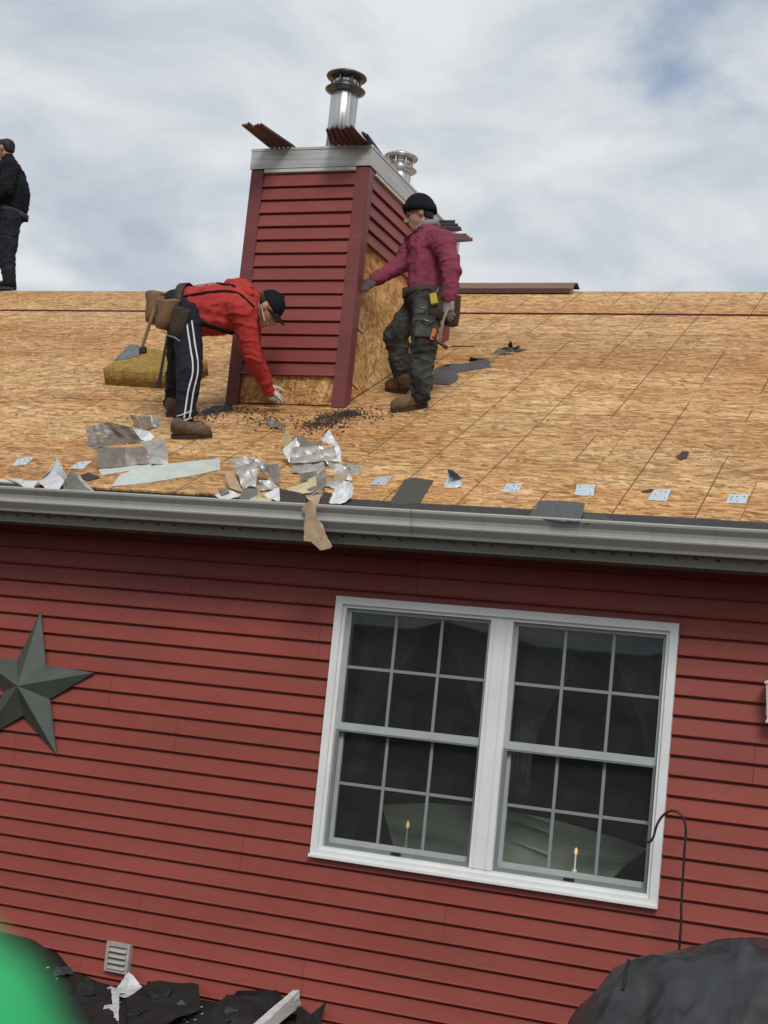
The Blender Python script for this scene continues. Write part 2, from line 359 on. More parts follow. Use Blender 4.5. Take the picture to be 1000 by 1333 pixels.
# stainless flue
def mk_steel():
    M = MB('flue_stainless'); v = M.map((26, 26, 0.6)); n = M.noise(v, 2.0, 3, 0.6)
    M.col(M.ramp(n, [(0.3, (0.34, 0.34, 0.34)), (0.7, (0.68, 0.68, 0.67))])); M.p(0.24, 0.95)
    M.link(M.ramp(n, [(0.3, 0.2), (0.7, 0.42)]), M.b.inputs['Roughness']); M.bump(n, 0.25, 0.004); return M.m
M_FLUE = mk_steel()
M_FCAP = pbr('flue_cap_steel', (0.12, 0.12, 0.125), 0.35, 0.8, var=0.3, scale=20)
def mk_glass():
    M = MB('window_glass'); n = M.n; n.remove(M.b)
    o = n['Material Output']; t = n.new('ShaderNodeBsdfTransparent'); t.inputs[0].default_value = (0.86, 0.90, 0.88, 1)
    g = n.new('ShaderNodeBsdfGlossy'); g.inputs['Roughness'].default_value = 0.015; g.inputs[0].default_value = (0.95, 1, 0.98, 1)
    fr = n.new('ShaderNodeFresnel'); fr.inputs[0].default_value = 1.5
    ms = n.new('ShaderNodeMixShader'); M.link(fr.outputs[0], ms.inputs[0]); M.link(t.outputs[0], ms.inputs[1]); M.link(g.outputs[0], ms.inputs[2])
    df = n.new('ShaderNodeBsdfDiffuse'); df.inputs[0].default_value = (0.50, 0.53, 0.53, 1)      # pale haze added over the glass to lighten near-black panes
    dn = M.noise(M.map((1, 1, 1)), 7.0, 5, 0.65); ms2 = n.new('ShaderNodeMixShader'); M.link(M.ramp(dn, [(0.35, 0.022), (0.75, 0.05)]), ms2.inputs[0])
    M.link(ms.outputs[0], ms2.inputs[1]); M.link(df.outputs[0], ms2.inputs[2])
    M.link(ms2.outputs[0], o.inputs[0]); return M.m
M_GLASS = mk_glass()
def mk_bulb():
    M = MB('candle_bulb'); M.col((0.9, 0.6, 0.3)); M.b.inputs['Emission Color'].default_value = (1.0, 0.62, 0.30, 1); M.b.inputs['Emission Strength'].default_value = 0.38; return M.m
M_BULB = mk_bulb()

# ================================================================== GROUND
bm = bmesh.new()
n_ = 48
def gco(i): t = i / n_ * 2 - 1; return math.copysign(abs(t) ** 3 * 900 + abs(t) * 12, t)
vv = [[bm.verts.new((gco(i), gco(j) + 4, 0.03 * noise.noise(V((gco(i) * .4, gco(j) * .4, 0))))) for j in range(n_ + 1)] for i in range(n_ + 1)]
for i in range(n_):
    for j in range(n_): bm.faces.new((vv[i][j], vv[i+1][j], vv[i+1][j+1], vv[i][j+1]))
g = finish('ground', bm_mesh(bm), M_DIRT, smooth=True); setp(g, 'bare brown ground around the house', None, None, 'structure')

# out-of-view wooded rise, added to darken glass reflections and cut low sky fill
bm = bmesh.new(); hx, hy_ = 60, 16; gg = []
for i in range(hx + 1):
    row = []
    for j in range(hy_ + 1):
        X = -110 + 220 * i / hx; Yh = -22 - 60 * j / hy_; t = min(1, j / 5)
        row.append(bm.verts.new((X, Yh, -0.3 + t * (4.5 + 1.5 * noise.noise(V((X * .06, Yh * .05, 2))) + 2.2 * noise.noise(V((X * .35, Yh * .3, 5)))))))
    gg.append(row)
for i in range(hx):
    for j in range(hy_): bm.faces.new((gg[i][j], gg[i+1][j], gg[i+1][j+1], gg[i][j+1]))
M_BLOCK_HILL = pbr('light_block_woods', (0.045, 0.052, 0.028), 0.95, var=0.5, scale=0.5, bump=0.8, bscale=1.5, bdist=0.5)
hl = finish('light_block_hill', bm_mesh(bm), M_BLOCK_HILL); setp(hl, 'dark wooded rise added out of view to block low sky light', None, None, 'structure')

# ================================================================== HOUSE
house = empty('house', (-4.9, WY, 0.0))
setp(house, 'red clapboard-sided house with bare strand board roof deck under repair', 'house')
CZ0, CC = 1.646, 0.0998           # a lap edge height, course exposure
WX0, WX1, WZ0, WZ1 = -3.085, -1.203, 1.586, 3.002      # window casing outside
OX0, OX1, OZ0, OZ1 = WX0 + .04, WX1 - .04, WZ0 + .04, WZ1 - .04
# wall core with an opening
bm = bmesh.new(); yb, yf = WY + 0.16, WY
for (a, b, c, d) in ((XL, OX0, 0.0, 3.36), (OX1, XR, 0.0, 3.36), (OX0, OX1, 0.0, OZ0), (OX0, OX1, OZ1, 3.36)):
    box(bm, a, b, yf, yb, c, d)
# side and back walls with gables
BY = 2 * RY - WY
for x0, x1 in ((XL, XL + .16), (XR - .16, XR)):
    pr = [(yb, 0.0), (BY, 0.0), (BY, 3.36), (RY, RZ - 0.05), (yb, 3.36 + 0.06)]
    a = [bm.verts.new((x0, y, z)) for y, z in pr]; b = [bm.verts.new((x1, y, z)) for y, z in pr]
    for i in range(5): j = (i + 1) % 5; bm.faces.new((a[i], a[j], b[j], b[i]))
    bm.faces.new(a[::-1]); bm.faces.new(b)
box(bm, XL + .16, XR - .16, BY - .16, BY, 0.0, 3.36)
wall = finish('wall', bm_mesh(bm), M_BLACK if False else M_TRIM, house)
# siding: double-course panels, staggered joints, cut around the window
def lap_profile(za, zb, zlo, zhi):
    """one course from lap edge za to zb, clipped to zlo..zhi: list of (y, z), front then back"""
    def yy(z): return WY - 0.017 - 0.014 * (1 - (z - za) / (zb - za))
    lo, hi = max(za, zlo), min(zb, zhi)
    pr = [(WY - 0.001, lo), (yy(lo), lo)]
    if lo == za: pr += [(yy(lo) - 0.0038, lo + 0.0015), (yy(lo) - 0.0040, lo + 0.0055), (yy(lo) + .0004, lo + 0.0105)]
    if hi == zb and hi - lo > .03: pr += [(yy(hi), hi - 0.0135), (WY - 0.0012, hi - 0.0120), (WY - 0.0012, hi), (WY - 0.0002, hi)]
    else: pr += [(yy(hi), hi), (WY - 0.001, hi)]
    return pr
joints_seen = [(-4.45, 2.39), (-5.05, 1.93), (-3.99, 2.05), (-3.50, 1.52), (-4.10, 1.05), (-3.17, 2.78), (-0.4, 1.3), (-2.3, 1.25)]
row0 = -8
for r in range(row0, 9):
    zA = CZ0 + r * 2 * CC
    jx = None
    for X, z in joints_seen:
        if zA <= z < zA + 2 * CC: jx = X
    if jx is None: jx = -4.9 + ((r * 1.37) % 3.66)
    cuts = [XL - 0.002]; k = jx - 3.66 * 6
    while k < XR:
        if k > XL + 0.3 and k < XR - 0.3: cuts.append(k)
        k += 3.66
    cuts.append(XR + 0.002)
    segs = [(cuts[i] + (0.0012 if i else 0), cuts[i + 1] - (0.0012 if i + 2 < len(cuts) else 0)) for i in range(len(cuts) - 1)]
    for (sx0, sx1) in segs:
        pieces = {}
        for cidx in (0, 1):
            za = zA + cidx * CC; zb = za + CC
            if za > 3.285: continue
            zt = min(zb, 3.30)
            ivs = []
            if zb <= OZ0 or za >= OZ1 or sx1 <= OX0 or sx0 >= OX1: ivs.append((sx0, sx1, za, zt))
            else:
                if sx0 < OX0: ivs.append((sx0, min(sx1, OX0), za, zt))
                if sx1 > OX1: ivs.append((max(sx0, OX1), sx1, za, zt))
                m0, m1 = max(sx0, OX0), min(sx1, OX1)
                if m1 > m0:
                    if za < OZ0: ivs.append((m0, m1, za, OZ0))
                    if zb > OZ1: ivs.append((m0, m1, OZ1, zt))
            for (a, b, lo, hi) in ivs: pieces.setdefault((round(a, 3), round(b, 3)), []).append((za, zb, lo, hi))
        for (a, b), lst in pieces.items():
            bm = bmesh.new()
            for (za, zb, lo, hi) in lst:
                pr = lap_profile(za, zb, lo, hi)
                extr(bm, pr, a, b)
            finish('siding_panel', bm_mesh(bm), M_SIDE, wall)
# soffit with grooves, fascia, frieze strip
SZ = 3.300
bm = bmesh.new(); x = XL - 0.1
xs = []
while x < XR + 0.1:
    xs += [(x, 0.0), (x + 0.010, 0.009), (x + 0.020, 0.009), (x + 0.030, 0.0)]; x += 0.1016
y0, y1 = EY + 0.012, WY - 0.022
a = [bm.verts.new((X, y0, SZ + h)) for X, h in xs]; b = [bm.verts.new((X, y1, SZ + h)) for X, h in xs]
for i in range(len(xs) - 1): bm.faces.new((a[i], a[i+1], b[i+1], b[i]))
finish('soffit', bm_mesh(bm), M_SOFF, house)
BO('frieze_trim', M_SOFF, house, XL - .05, XR + .05, WY - 0.046, WY - 0.0185, SZ - 0.026, SZ + 0.012, 0.003)
fas = BO('fascia', M_FASC, house, XL - .1, XR + .1, EY - 0.004, EY + 0.010, 3.254, 3.455, 0.003)
x = -8.0; rc = random.Random(3)
while x < 1.2:                      # small crimps under the gutter, their shade put in as black blocks
    bm = bmesh.new(); s_ = rc.uniform(.5, 1.1); obox(bm, V((x + rc.uniform(-.01, .01), EY - .0050, 3.296 + rc.uniform(-.002, .002))), V((.010 * s_, 0, -.0045 * s_)), V((0, .003, 0)), V((.0015, 0, .0028 * s_))); finish('crimp_shade', bm_mesh(bm), M_BLACK, fas)
    x += 0.1016
# K-style gutter, rolled lip, open on top
gp = [(EY - .006, 3.425), (EY - .006, 3.310), (EY - .070, 3.310), (EY - .078, 3.325), (EY - .108, 3.357), (EY - .110, 3.364), (EY - .104, 3.368), (EY - .100, 3.372), (EY - .100, 3.385), (EY - .106, 3.402), (EY - .120, 3.418), (EY - .128, 3.428),
      (EY - .130, 3.438), (EY - .122, 3.445), (EY - .112, 3.441)]
bm = bmesh.new()
ins = []
for i, (y, z) in enumerate(gp):
    ins.append((y, z))
inner = [(y + (0.002 if i > 1 else -0.002), z + (0.002 if i in (1, 2) else 0.0)) for i, (y, z) in enumerate(gp)]
extr(bm, ins + inner[::-1], XL - 0.12, XR + 0.12)
gut = finish('gutter', bm_mesh(bm), M_GUT, house)
for gx in (-7.4, -2.52, 1.9):       # lapped joints
    bm = bmesh.new(); pr = [(y - 0.0012 if i > 1 else y, z - (0.0012 if i in (1, 2) else 0)) for i, (y, z) in enumerate(gp)]
    extr(bm, pr[1:], gx, gx + 0.0035, closed=False)
    finish('gutter_seam', bm_mesh(bm), M_OLIVE, gut)

# roof: one closed shell under the sheets, both slopes
bm = bmesh.new()
pr = [(EY + .004, EZ - .016), (RY, RZ - .016), (2 * RY - EY, EZ - .016), (2 * RY - EY, EZ - .06), (RY, RZ - .12), (EY + .02, EZ - .045)]
extr(bm, pr, XL - .15, XR + .15)
roof = finish('roof', bm_mesh(bm), M_DKBR, house)
LEN = (RY - EY) * LS
rows = [0.0, 0.70, 1.92, 3.14, 4.36, 5.58, LEN]
xr0, xr1 = XL - .15, XR + .15
shared = {}
rot_roof = Matrix((V((1, 0, 0)), RUP, RN)).transposed()
def sheet_mesh(w_, h_):
    k = (round(w_, 3), round(h_, 3))
    if k not in shared:
        bm = bmesh.new(); box(bm, -w_/2 + .0018, w_/2 - .0018, -h_/2 + .0035, h_/2 - .0035, -0.0115, 0)
        me = bm_mesh(bm, 'roof_sheet'); me.materials.append(M_OSB); shared[k] = me
    return shared[k]
for r in range(len(rows) - 1):
    v0, v1 = rows[r], rows[r + 1]; x = xr0 - (1.22 if r % 2 else 0.35)
    while x < xr1:
        a, b = max(x, xr0), min(x + 2.44, xr1)
        if b - a > 0.05:
            o = bpy.data.objects.new('roof_sheet', sheet_mesh(b - a, v1 - v0)); COL.objects.link(o)
            c = roofp((a + b) / 2, (v0 + v1) / 2, random.uniform(-0.001, 0.0015))
            o.parent = roof; o.location = c - WLOC[roof]; o.rotation_euler = rot_roof.to_euler()
            WLOC[o] = c
        x += 2.44
# ridge edge strip
bm = bmesh.new()
for sgn in (1, -1):
    p0 = V((0, RY, RZ + 0.001)); dn = V((0, -sgn, -SL)) / LS; nn = V((0, -SL * sgn, 1)) / LS
    a = [p0 + dn * t + nn * h for t, h in ((0, 0.0), (0.05, 0.0), (0.05, 0.004), (0, 0.004))]
    extr(bm, [(q.y, q.z) for q in a], xr0, xr1)
finish('ridge_strip', bm_mesh(bm), M_PALE, roof)
# dark granular starter course along the eave
bm = bmesh.new(); x = -3.36
prev = None
while x < xr1:
    wv = 0.030 + 0.010 * noise.noise(V((x * 3, 0, 0))) + 0.008 * noise.noise(V((x * 17, 4, 0)))
    ring = [roofp(x, -0.072, -0.012), roofp(x, -0.072, -0.004), roofp(x, 0.0, 0.006), roofp(x, wv, 0.006), roofp(x, wv, 0.001), roofp(x, 0.0, 0.001)]
    ring = [bm.verts.new(p) for p in ring]
    if prev:
        for i in range(6): j = (i + 1) % 6; bm.faces.new((prev[i], prev[j], ring[j], ring[i]))
    else: bm.faces.new(ring)
    prev = ring; x += 0.03
bm.faces.new(prev[::-1])
finish('starter_strip', bm_mesh(bm), M_STRIP, roof)

# ------------------------------------------------------------------ window
def ring_frame(bm, x0, x1, z0, z1, w_, y0, y1, wb=None, wt=None):
    wb = wb or w_; wt = wt or w_
    box(bm, x0, x0 + w_, y0, y1, z0, z1); box(bm, x1 - w_, x1, y0, y1, z0, z1)
    box(bm, x0 + w_, x1 - w_, y0, y1, z0, z0 + wb); box(bm, x0 + w_, x1 - w_, y0, y1, z1 - wt, z1)
bm = bmesh.new()
ring_frame(bm, WX0, WX1, WZ0, WZ1, 0.042, WY - 0.052, WY + 0.10)
window = finish('window', bm_mesh(bm), M_WHITE, house)
bmx = bmesh.new(); ring_frame(bmx, WX0 + .042, WX1 - .042, WZ0 + .042, WZ1 - .042, 0.018, WY - 0.034, WY + 0.10)
finish('window_stop', bm_mesh(bmx), M_WHITE, window)
MXC = (WX0 + WX1) / 2 + 0.012
BO('mullion', M_WHITE, window, MXC - .062, MXC + .062, WY - 0.037, WY + 0.10, WZ0 + .0605, WZ1 - .0605, 0.004)
for dx in (-.034, .034):
    BO('mullion_bead', M_WHITE, window, MXC + dx - .004, MXC + dx + .004, WY - 0.044, WY - 0.0375, WZ0 + .062, WZ1 - .062, 0.0015)
BO('sill', M_WHITE, window, WX0 - .004, WX1 + .004, WY - 0.068, WY - 0.0525, WZ0 - 0.002, WZ0 + 0.016, 0.003)
def sash(x0, x1, z0, z1, yf, stile, top, bot, mat):
    bm = bmesh.new(); ring_frame(bm, x0, x1, z0, z1, stile, yf, yf + 0.03, bot, top)
    finish('sash', bm_mesh(bm), mat, window)
    gx0, gx1, gz0, gz1 = x0 + stile, x1 - stile, z0 + bot, z1 - top
    zm = (gz0 + gz1) / 2; dx = (gx1 - gx0) / 3
    for i in range(3):
        for (c, d) in ((gz0, zm), (zm, gz1)):
            bm = bmesh.new(); yy = yf + 0.014
            q = [bm.verts.new(p) for p in ((gx0 + i*dx, yy, c), (gx0 + (i+1)*dx, yy, c), (gx0 + (i+1)*dx, yy, d), (gx0 + i*dx, yy, d))]
            bm.faces.new(q); finish('pane', bm_mesh(bm), M_GLASS, window)
    for i in (1, 2): BO('muntin', M_GRILLE, window, gx0 + i*dx - .0085, gx0 + i*dx + .0085, yf + .008, yf + .020, gz0, gz1, 0.002)
    for i in range(3):
        BO('muntin', M_GRILLE, window, gx0 + i*dx + (.0086 if i else 0), gx0 + (i+1)*dx - (.0086 if i < 2 else 0), yf + .0085, yf + .0195, zm - .0085, zm + .0085, 0.002)
ZMID = (WZ0 + WZ1) / 2 + 0.005
for (a, b) in ((WX0 + .0605, MXC - .0625), (MXC + .0625, WX1 - .0605)):
    sash(a, b, ZMID - .022, WZ1 - .061, WY + 0.002, 0.020, 0.018, 0.040, M_SASH)
    sash(a, b, WZ0 + .061, ZMID + .015, WY + 0.036, 0.030, 0.034, 0.045, M_SASH)
    bm = bmesh.new(); ring_frame(bm, a + .001, b - .001, WZ0 + .0615, ZMID - .024, 0.017, WY - 0.004, WY + 0.006, 0.020, 0.007)
    finish('screen_frame', bm_mesh(bm), M_SCREEN, window)
    BO('sash_lock', M_BLACK, window, (a + b) / 2 - .028, (a + b) / 2 + .028, WY - 0.012, WY - 0.0045, WZ0 + .064, WZ0 + .079, 0.002)
# the room behind it
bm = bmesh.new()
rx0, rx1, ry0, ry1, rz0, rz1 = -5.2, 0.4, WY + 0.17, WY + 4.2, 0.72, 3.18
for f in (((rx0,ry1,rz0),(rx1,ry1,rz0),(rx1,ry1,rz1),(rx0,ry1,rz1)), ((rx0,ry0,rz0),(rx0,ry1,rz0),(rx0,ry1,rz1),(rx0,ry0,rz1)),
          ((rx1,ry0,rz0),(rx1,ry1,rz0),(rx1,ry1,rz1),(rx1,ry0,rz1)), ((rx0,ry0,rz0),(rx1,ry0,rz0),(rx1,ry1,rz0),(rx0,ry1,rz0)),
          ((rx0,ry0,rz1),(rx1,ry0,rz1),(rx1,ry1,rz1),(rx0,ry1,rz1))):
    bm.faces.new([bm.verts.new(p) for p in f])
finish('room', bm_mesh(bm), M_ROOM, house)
# curtains: swagged and tied back, one pair per window
def curtain(x0, x1, side):
    bm = bmesh.new(); nz, nx = 16, 26; g = []
    for j in range(nz + 1):
        t = j / nz; z = WZ1 - 0.02 - t * 0.95; row = []
        wd = (x1 - x0) * (0.98 - 0.74 * math.sin(min(1, t / 0.85) * math.pi / 2) ** 1.5)
        for i in range(nx + 1):
            s = i / nx; X = x0 + s * wd if side > 0 else x1 - s * wd
            y = WY + 0.27 + 0.022 * math.sin(s * 44 + 2 * t) * (0.5 + t) + 0.02 * noise.noise(V((s * 4, t * 3, x0)))
            row.append(bm.verts.new((X, y, z)))
        g.append(row)
    for j in range(nz):
        for i in range(nx): bm.faces.new((g[j][i], g[j][i+1], g[j+1][i+1], g[j+1][i]))
    bmesh.ops.solidify(bm, geom=bm.faces[:], thickness=0.003)
    return bm_mesh(bm)
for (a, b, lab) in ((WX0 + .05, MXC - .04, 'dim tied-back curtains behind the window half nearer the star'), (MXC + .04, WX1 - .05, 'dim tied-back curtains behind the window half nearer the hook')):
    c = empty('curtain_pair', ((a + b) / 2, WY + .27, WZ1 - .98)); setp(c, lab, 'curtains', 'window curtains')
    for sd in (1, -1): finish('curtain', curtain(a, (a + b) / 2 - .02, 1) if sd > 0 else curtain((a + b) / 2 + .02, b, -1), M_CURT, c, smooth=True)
# electric window candles
for (px, py, lab) in ((531, 1074, 'lit electric candle behind the window half nearer the star'), (750, 1109, 'lit electric candle behind the window half nearer the hook')):
    p = at(px, py, WY + 0.15); e = empty('window_candle', (p.x, p.y, WZ0 + .10)); setp(e, lab, 'candle', 'candles in the window')
    bm = bmesh.new(); lathe(bm, p, [(0.001, -.020), (.008, -.012), (.0105, 0.0), (.008, .012), (.001, .024)], 12); finish('bulb', bm_mesh(bm), M_BULB, e, smooth=True)
    bm = bmesh.new(); lathe(bm, V((p.x, p.y, WZ0 + .10)), [(.005, 0.0), (.005, p.z - .02 - WZ0 - .10)], 10); finish('stick', bm_mesh(bm), M_SHEET, e)
    bm = bmesh.new(); lathe(bm, V((p.x, p.y, WZ0 + .10)), [(.014, -0.02), (.014, .0), (.008, .008)], 14); finish('base', bm_mesh(bm), M_SHEET, e)
BO('window_stool', M_WHITE, window, WX0 + .03, WX1 - .03, WY + 0.101, WY + 0.24, WZ0 + .05, WZ0 + .08, 0.004)
# added pale sheet standing in for the reflection-like shape in the lower panes
yq = WY + 0.62
def q_(px, py, dy=0): return at(px, py, yq + dy)
bm = bmesh.new()
top = [q_(497, 1048, .5), q_(560, 1046, .6), q_(640, 1050, .7), q_(720, 1066, .7), q_(800, 1090, .6), q_(842, 1104, .5)]
low = [q_(520, 1128, -.1), q_(570, 1150, -.15), q_(640, 1170, -.2), q_(715, 1185, -.2), q_(770, 1165, -.1), q_(800, 1140, 0)]
g = []
for k in range(9):
    t = k / 8; g.append([bm.verts.new(a.lerp(b, t) + V((0, 0, 0.010 * noise.noise(a * 5 + V((0, 0, t * 4)))))) for a, b in zip(top, low)])
g.append([bm.verts.new((v.co.x, v.co.y, 0.73)) for v in g[-1]])
for j in range(len(g) - 1):
    for i in range(5): bm.faces.new((g[j][i], g[j][i+1], g[j+1][i+1], g[j+1][i]))
bmesh.ops.solidify(bm, geom=bm.faces[:], thickness=0.012)
o = finish('stand_in_sheet', bm_mesh(bm), M_SHEET, smooth=False); setp(o, 'pale grey-green stand-in sheet added for the reflection-like shape in the lower panes', 'sheet')

# ------------------------------------------------------------------ dryer vent
p0, p1 = V((-4.258, WY, 0.792)), V((-4.108, WY, 0.954))
bm = bmesh.new(); ring_frame(bm, p0.x, p1.x, p0.z, p1.z, 0.018, WY - .058, WY - .012, 0.014, 0.022); box(bm, p0.x + .002, p1.x - .002, WY - .036, WY - .004, p0.z + .002, p1.z - .002)
vent = finish('wall_vent', bm_mesh(bm), M_VENT, house)
for k in range(4):
    z = p0.z + .018 + k * .0315
    bm = bmesh.new(); extr(bm, [(WY - .066, z), (WY - .062, z + .003), (WY - .037, z + .026), (WY - .039, z + .022)], p0.x + .020, p1.x - .020)
    finish('louver', bm_mesh(bm), M_VENT, vent)

# ------------------------------------------------------------------ chimney
KX0, KX1, KY0, KY1, KZ = -4.578, -3.745, 8.800, 10.72, 6.125
def roofz(y): return EZ + SL * (y - EY)
bm = bmesh.new()
b_ = [bm.verts.new(p) for p in ((KX0+.012,KY0+.012,roofz(KY0)-.1),(KX1-.012,KY0+.012,roofz(KY0)-.1),(KX1-.012,KY1,roofz(KY1)-.1),(KX0+.012,KY1,roofz(KY1)-.1))]
t_ = [bm.verts.new((v.co.x, v.co.y, KZ - .01)) for v in b_]
for i in range(4): j = (i + 1) % 4; bm.faces.new((b_[i], b_[j], t_[j], t_[i]))
bm.faces.new(t_)
chim = finish('chimney', bm_mesh(bm), M_BLACK, house); chim['label'] = 'maroon clapboard chimney chase with its lower sheathing stripped bare'
def chz(x): return x
# sheathing boards on the front foot (three pieces) and on the side
zf = roofz(KY0)
for (a, b) in ((KX0 + .02, KX0 + .275), (KX0 + .277, KX0 + .475), (KX0 + .477, KX1 - .02)):
    BO('sheathing_board', M_OSBF, chim, a, b, KY0 + .001, KY0 + .0115, zf + .012, KZ - .15)
for (a, b) in ((KY0 + .03, KY0 + .40), (KY0 + .404, KY0 + 1.15), (KY0 + 1.154, KY1)):
    bm = bmesh.new(); pr = [(a, roofz(a) + .012), (b, roofz(b) + .012), (b, KZ - .15), (a, KZ - .15)]
    extr(bm, pr, KX1 - .0115, KX1 - .001); finish('sheathing_board', bm_mesh(bm), M_OSBS, chim)
# clapboards on the front: nine courses and a bit, level
zc = 4.527; cc = 0.0947
def clap(y_or_x, a, b, za, zb, axis, tilt=0.0):
    bm = bmesh.new()
    pr = [(0.0, za), (-.024, za), (-.0275, za + .0015), (-.0275, za + .0055), (-.0235, za + .010), (-.012, zb - .012), (-.001, zb - .0105), (0.0, zb)]
    va, vb = [], []
    for d, z in pr:
        if axis == 'x':
            va.append(bm.verts.new((a, y_or_x + d, z))); vb.append(bm.verts.new((b, y_or_x + d, z + tilt)))
        else:
            va.append(bm.verts.new((y_or_x - d, a, z))); vb.append(bm.verts.new((y_or_x - d, b, z + tilt)))
    for i in range(8): j = (i + 1) % 8; bm.faces.new((va[i], va[j], vb[j], vb[i]))
    bm.faces.new(va[::-1]); bm.faces.new(vb)
    return finish('clapboard', bm_mesh(bm), M_CSIDE, chim)
k = 0
while zc + k * cc < 5.90:
    clap(KY0, KX0 + .070, KX1 - .070, zc + k * cc + random.uniform(-.001, .001), min(zc + (k + 1) * cc, 5.955), 'x', random.uniform(-.002, .002)); k += 1
# courses left on the side: the upper ones only
for k in range(5):
    za = 5.475 + k * cc
    clap(KX1, KY0 + .055 + (0.02 if k == 0 else 0), KY1 - .09, za, min(za + cc, 5.955), 'y', random.uniform(-.003, .003))
# corner trims (an L of two faces each)
def corner(x_out, sx, y, sy, zb, name='corner_trim'):
    bm = bmesh.new(); wl = 0.072; th = 0.026
    x2 = x_out - sx * wl; y2 = y - sy * wl
    pts = [(x_out + sx*th, y + sy*th), (x_out + sx*th, y2), (x_out + sx*.001, y2), (x_out + sx*.001, y + sy*.001), (x2, y + sy*.001), (x2, y + sy*th)]
    a = [bm.verts.new((px, py, roofz(min(py, KY1)) + .004 if py > y + 1e-6 or True else zb)) for px, py in pts]; b = [bm.verts.new((px, py, 5.972)) for px, py in pts]
    for i in range(6): j = (i + 1) % 6; bm.faces.new((a[i], a[j], b[j], b[i]))
    bm.faces.new(a[::-1]); bm.faces.new(b)
    bmesh.ops.bevel(bm, geom=[e for e in bm.edges if abs(e.verts[0].co.z - e.verts[1].co.z) > .3], offset=.004, segments=2, affect='EDGES')
    return finish(name, bm_mesh(bm), M_TRIM, chim)
corner(KX1, 1, KY0, -1, zf); corner(KX0, -1, KY0, -1, zf); corner(KX1, 1, KY1, 1, 0); corner(KX0, -1, KY1, 1, 0)
# other two faces (not seen): maroon skin
BO('side_skin', M_CSIDE, chim, KX0 + .002, KX0 + .011, KY0 + .10, KY1 - .10, roofz(KY1), 5.96)
# pale strip under the band, metal band, top lid
BO('band_strip', M_PALE, chim, KX0 + .075, KX1 - .073, KY0 - .030, KY0 - .001, 5.952, 5.978, .002)
BO('band_strip', M_PALE, chim, KX1 + .001, KX1 + .030, KY0 + .095, KY1 - .095, 5.952, 5.978, .002)
o_ = 0.034
bm = bmesh.new()
for (a, b, c, d) in ((KX0 - o_, KX1 + o_, KY0 - o_, KY0 - o_ + .012), (KX0 - o_, KX1 + o_, KY1 + o_ - .012, KY1 + o_), (KX0 - o_, KX0 - o_ + .012, KY0 - o_ + .012, KY1 + o_ - .012), (KX1 + o_ - .012, KX1 + o_, KY0 - o_ + .012, KY1 + o_ - .012)):
    box(bm, a, b, c, d, 5.980, KZ - .022)
finish('cap_band', bm_mesh(bm), M_BAND, chim)
BO('chimney_lid', M_BAND, chim, KX0 - o_ - .004, KX1 + o_ + .004, KY0 - o_ - .004, KY1 + o_ + .004, KZ - .0215, KZ, .003)
def flue(c, r, h, capm):
    bm = bmesh.new(); lathe(bm, c, [(r, 0), (r, h), (r * .96, h + .004)], 36); f1 = finish('flue_pipe', bm_mesh(bm), M_FLUE, chim, smooth=False)
    for p in f1.data.polygons: p.use_smooth = len(p.vertices) == 4
    R2 = r * 1.46
    bm = bmesh.new(); lathe(bm, c + V((0, 0, h - .01)), [(r * 1.0, -.020), (R2 * .80, -.006), (R2, .010), (R2 * 1.01, .016), (R2 * .8, .024), (r * .96, .032)], 36); finish('flue_collar', bm_mesh(bm), capm, chim, smooth=True)
    bm = bmesh.new(); lathe(bm, c + V((0, 0, h + .03)), [(r * .93, 0), (r * .93, .066)], 30); finish('flue_neck', bm_mesh(bm), M_FLUE, chim, smooth=True)
    for k in range(8):
        a = k * math.pi / 4; q = c + V((math.cos(a) * r * 1.1, math.sin(a) * r * 1.1, h + .03)); bm = bmesh.new(); obox(bm, q + V((0, 0, .035)), V((.006, 0, 0)), V((0, .006, 0)), V((0, 0, .036))); finish('cap_strut', bm_mesh(bm), capm, chim)
    bm = bmesh.new(); lathe(bm, c + V((0, 0, h + .092)), [(r * .9, -.004), (R2 * .96, .0), (R2 * 1.02, .010), (R2 * 1.0, .018), (R2 * .7, .040), (R2 * .35, .052), (.01, .055)], 36); finish('flue_cap', bm_mesh(bm), capm, chim, smooth=True)
y1f = 9.15; b1 = at(446, 168, y1f); t1 = at(452, 122, y1f)
flue(V((b1.x - .01, y1f, KZ - .002)), 0.098, t1.z - KZ + .02, M_FCAP)
y2f = 10.15; b2 = at(520, 228, y2f)
flue(V((b2.x, y2f, KZ - .002)), 0.090, at(519, 222, y2f).z - KZ, M_FLUE)

# ================================================================== FIXED THINGS ON THE WALL
# barn star
sc0 = V((-4.998, WY - .036, 2.317)); bm = bmesh.new()
ctr = bm.verts.new(sc0 + V((0, -.118, 0))); ro, ri = 0.450, 0.172; ring = []
for k in range(10):
    a = math.radians(87.7) - k * math.pi / 5; r = ro if k % 2 == 0 else ri
    ring.append(bm.verts.new(sc0 + V((math.cos(a) * r, -.004 if k % 2 == 0 else -.012, math.sin(a) * r))))
for k in range(10): bm.faces.new((ctr, ring[k], ring[(k + 1) % 10]))
bk = [bm.verts.new(v.co + V((0, .010, 0))) for v in ring]
for k in range(10): bm.faces.new((ring[k], bk[k], bk[(k+1)%10], ring[(k+1)%10]))
bm.faces.new(bk)
star = finish('barn_star', bm_mesh(bm), M_STAR); setp(star, 'dark green five-pointed metal barn star on the siding', 'star')
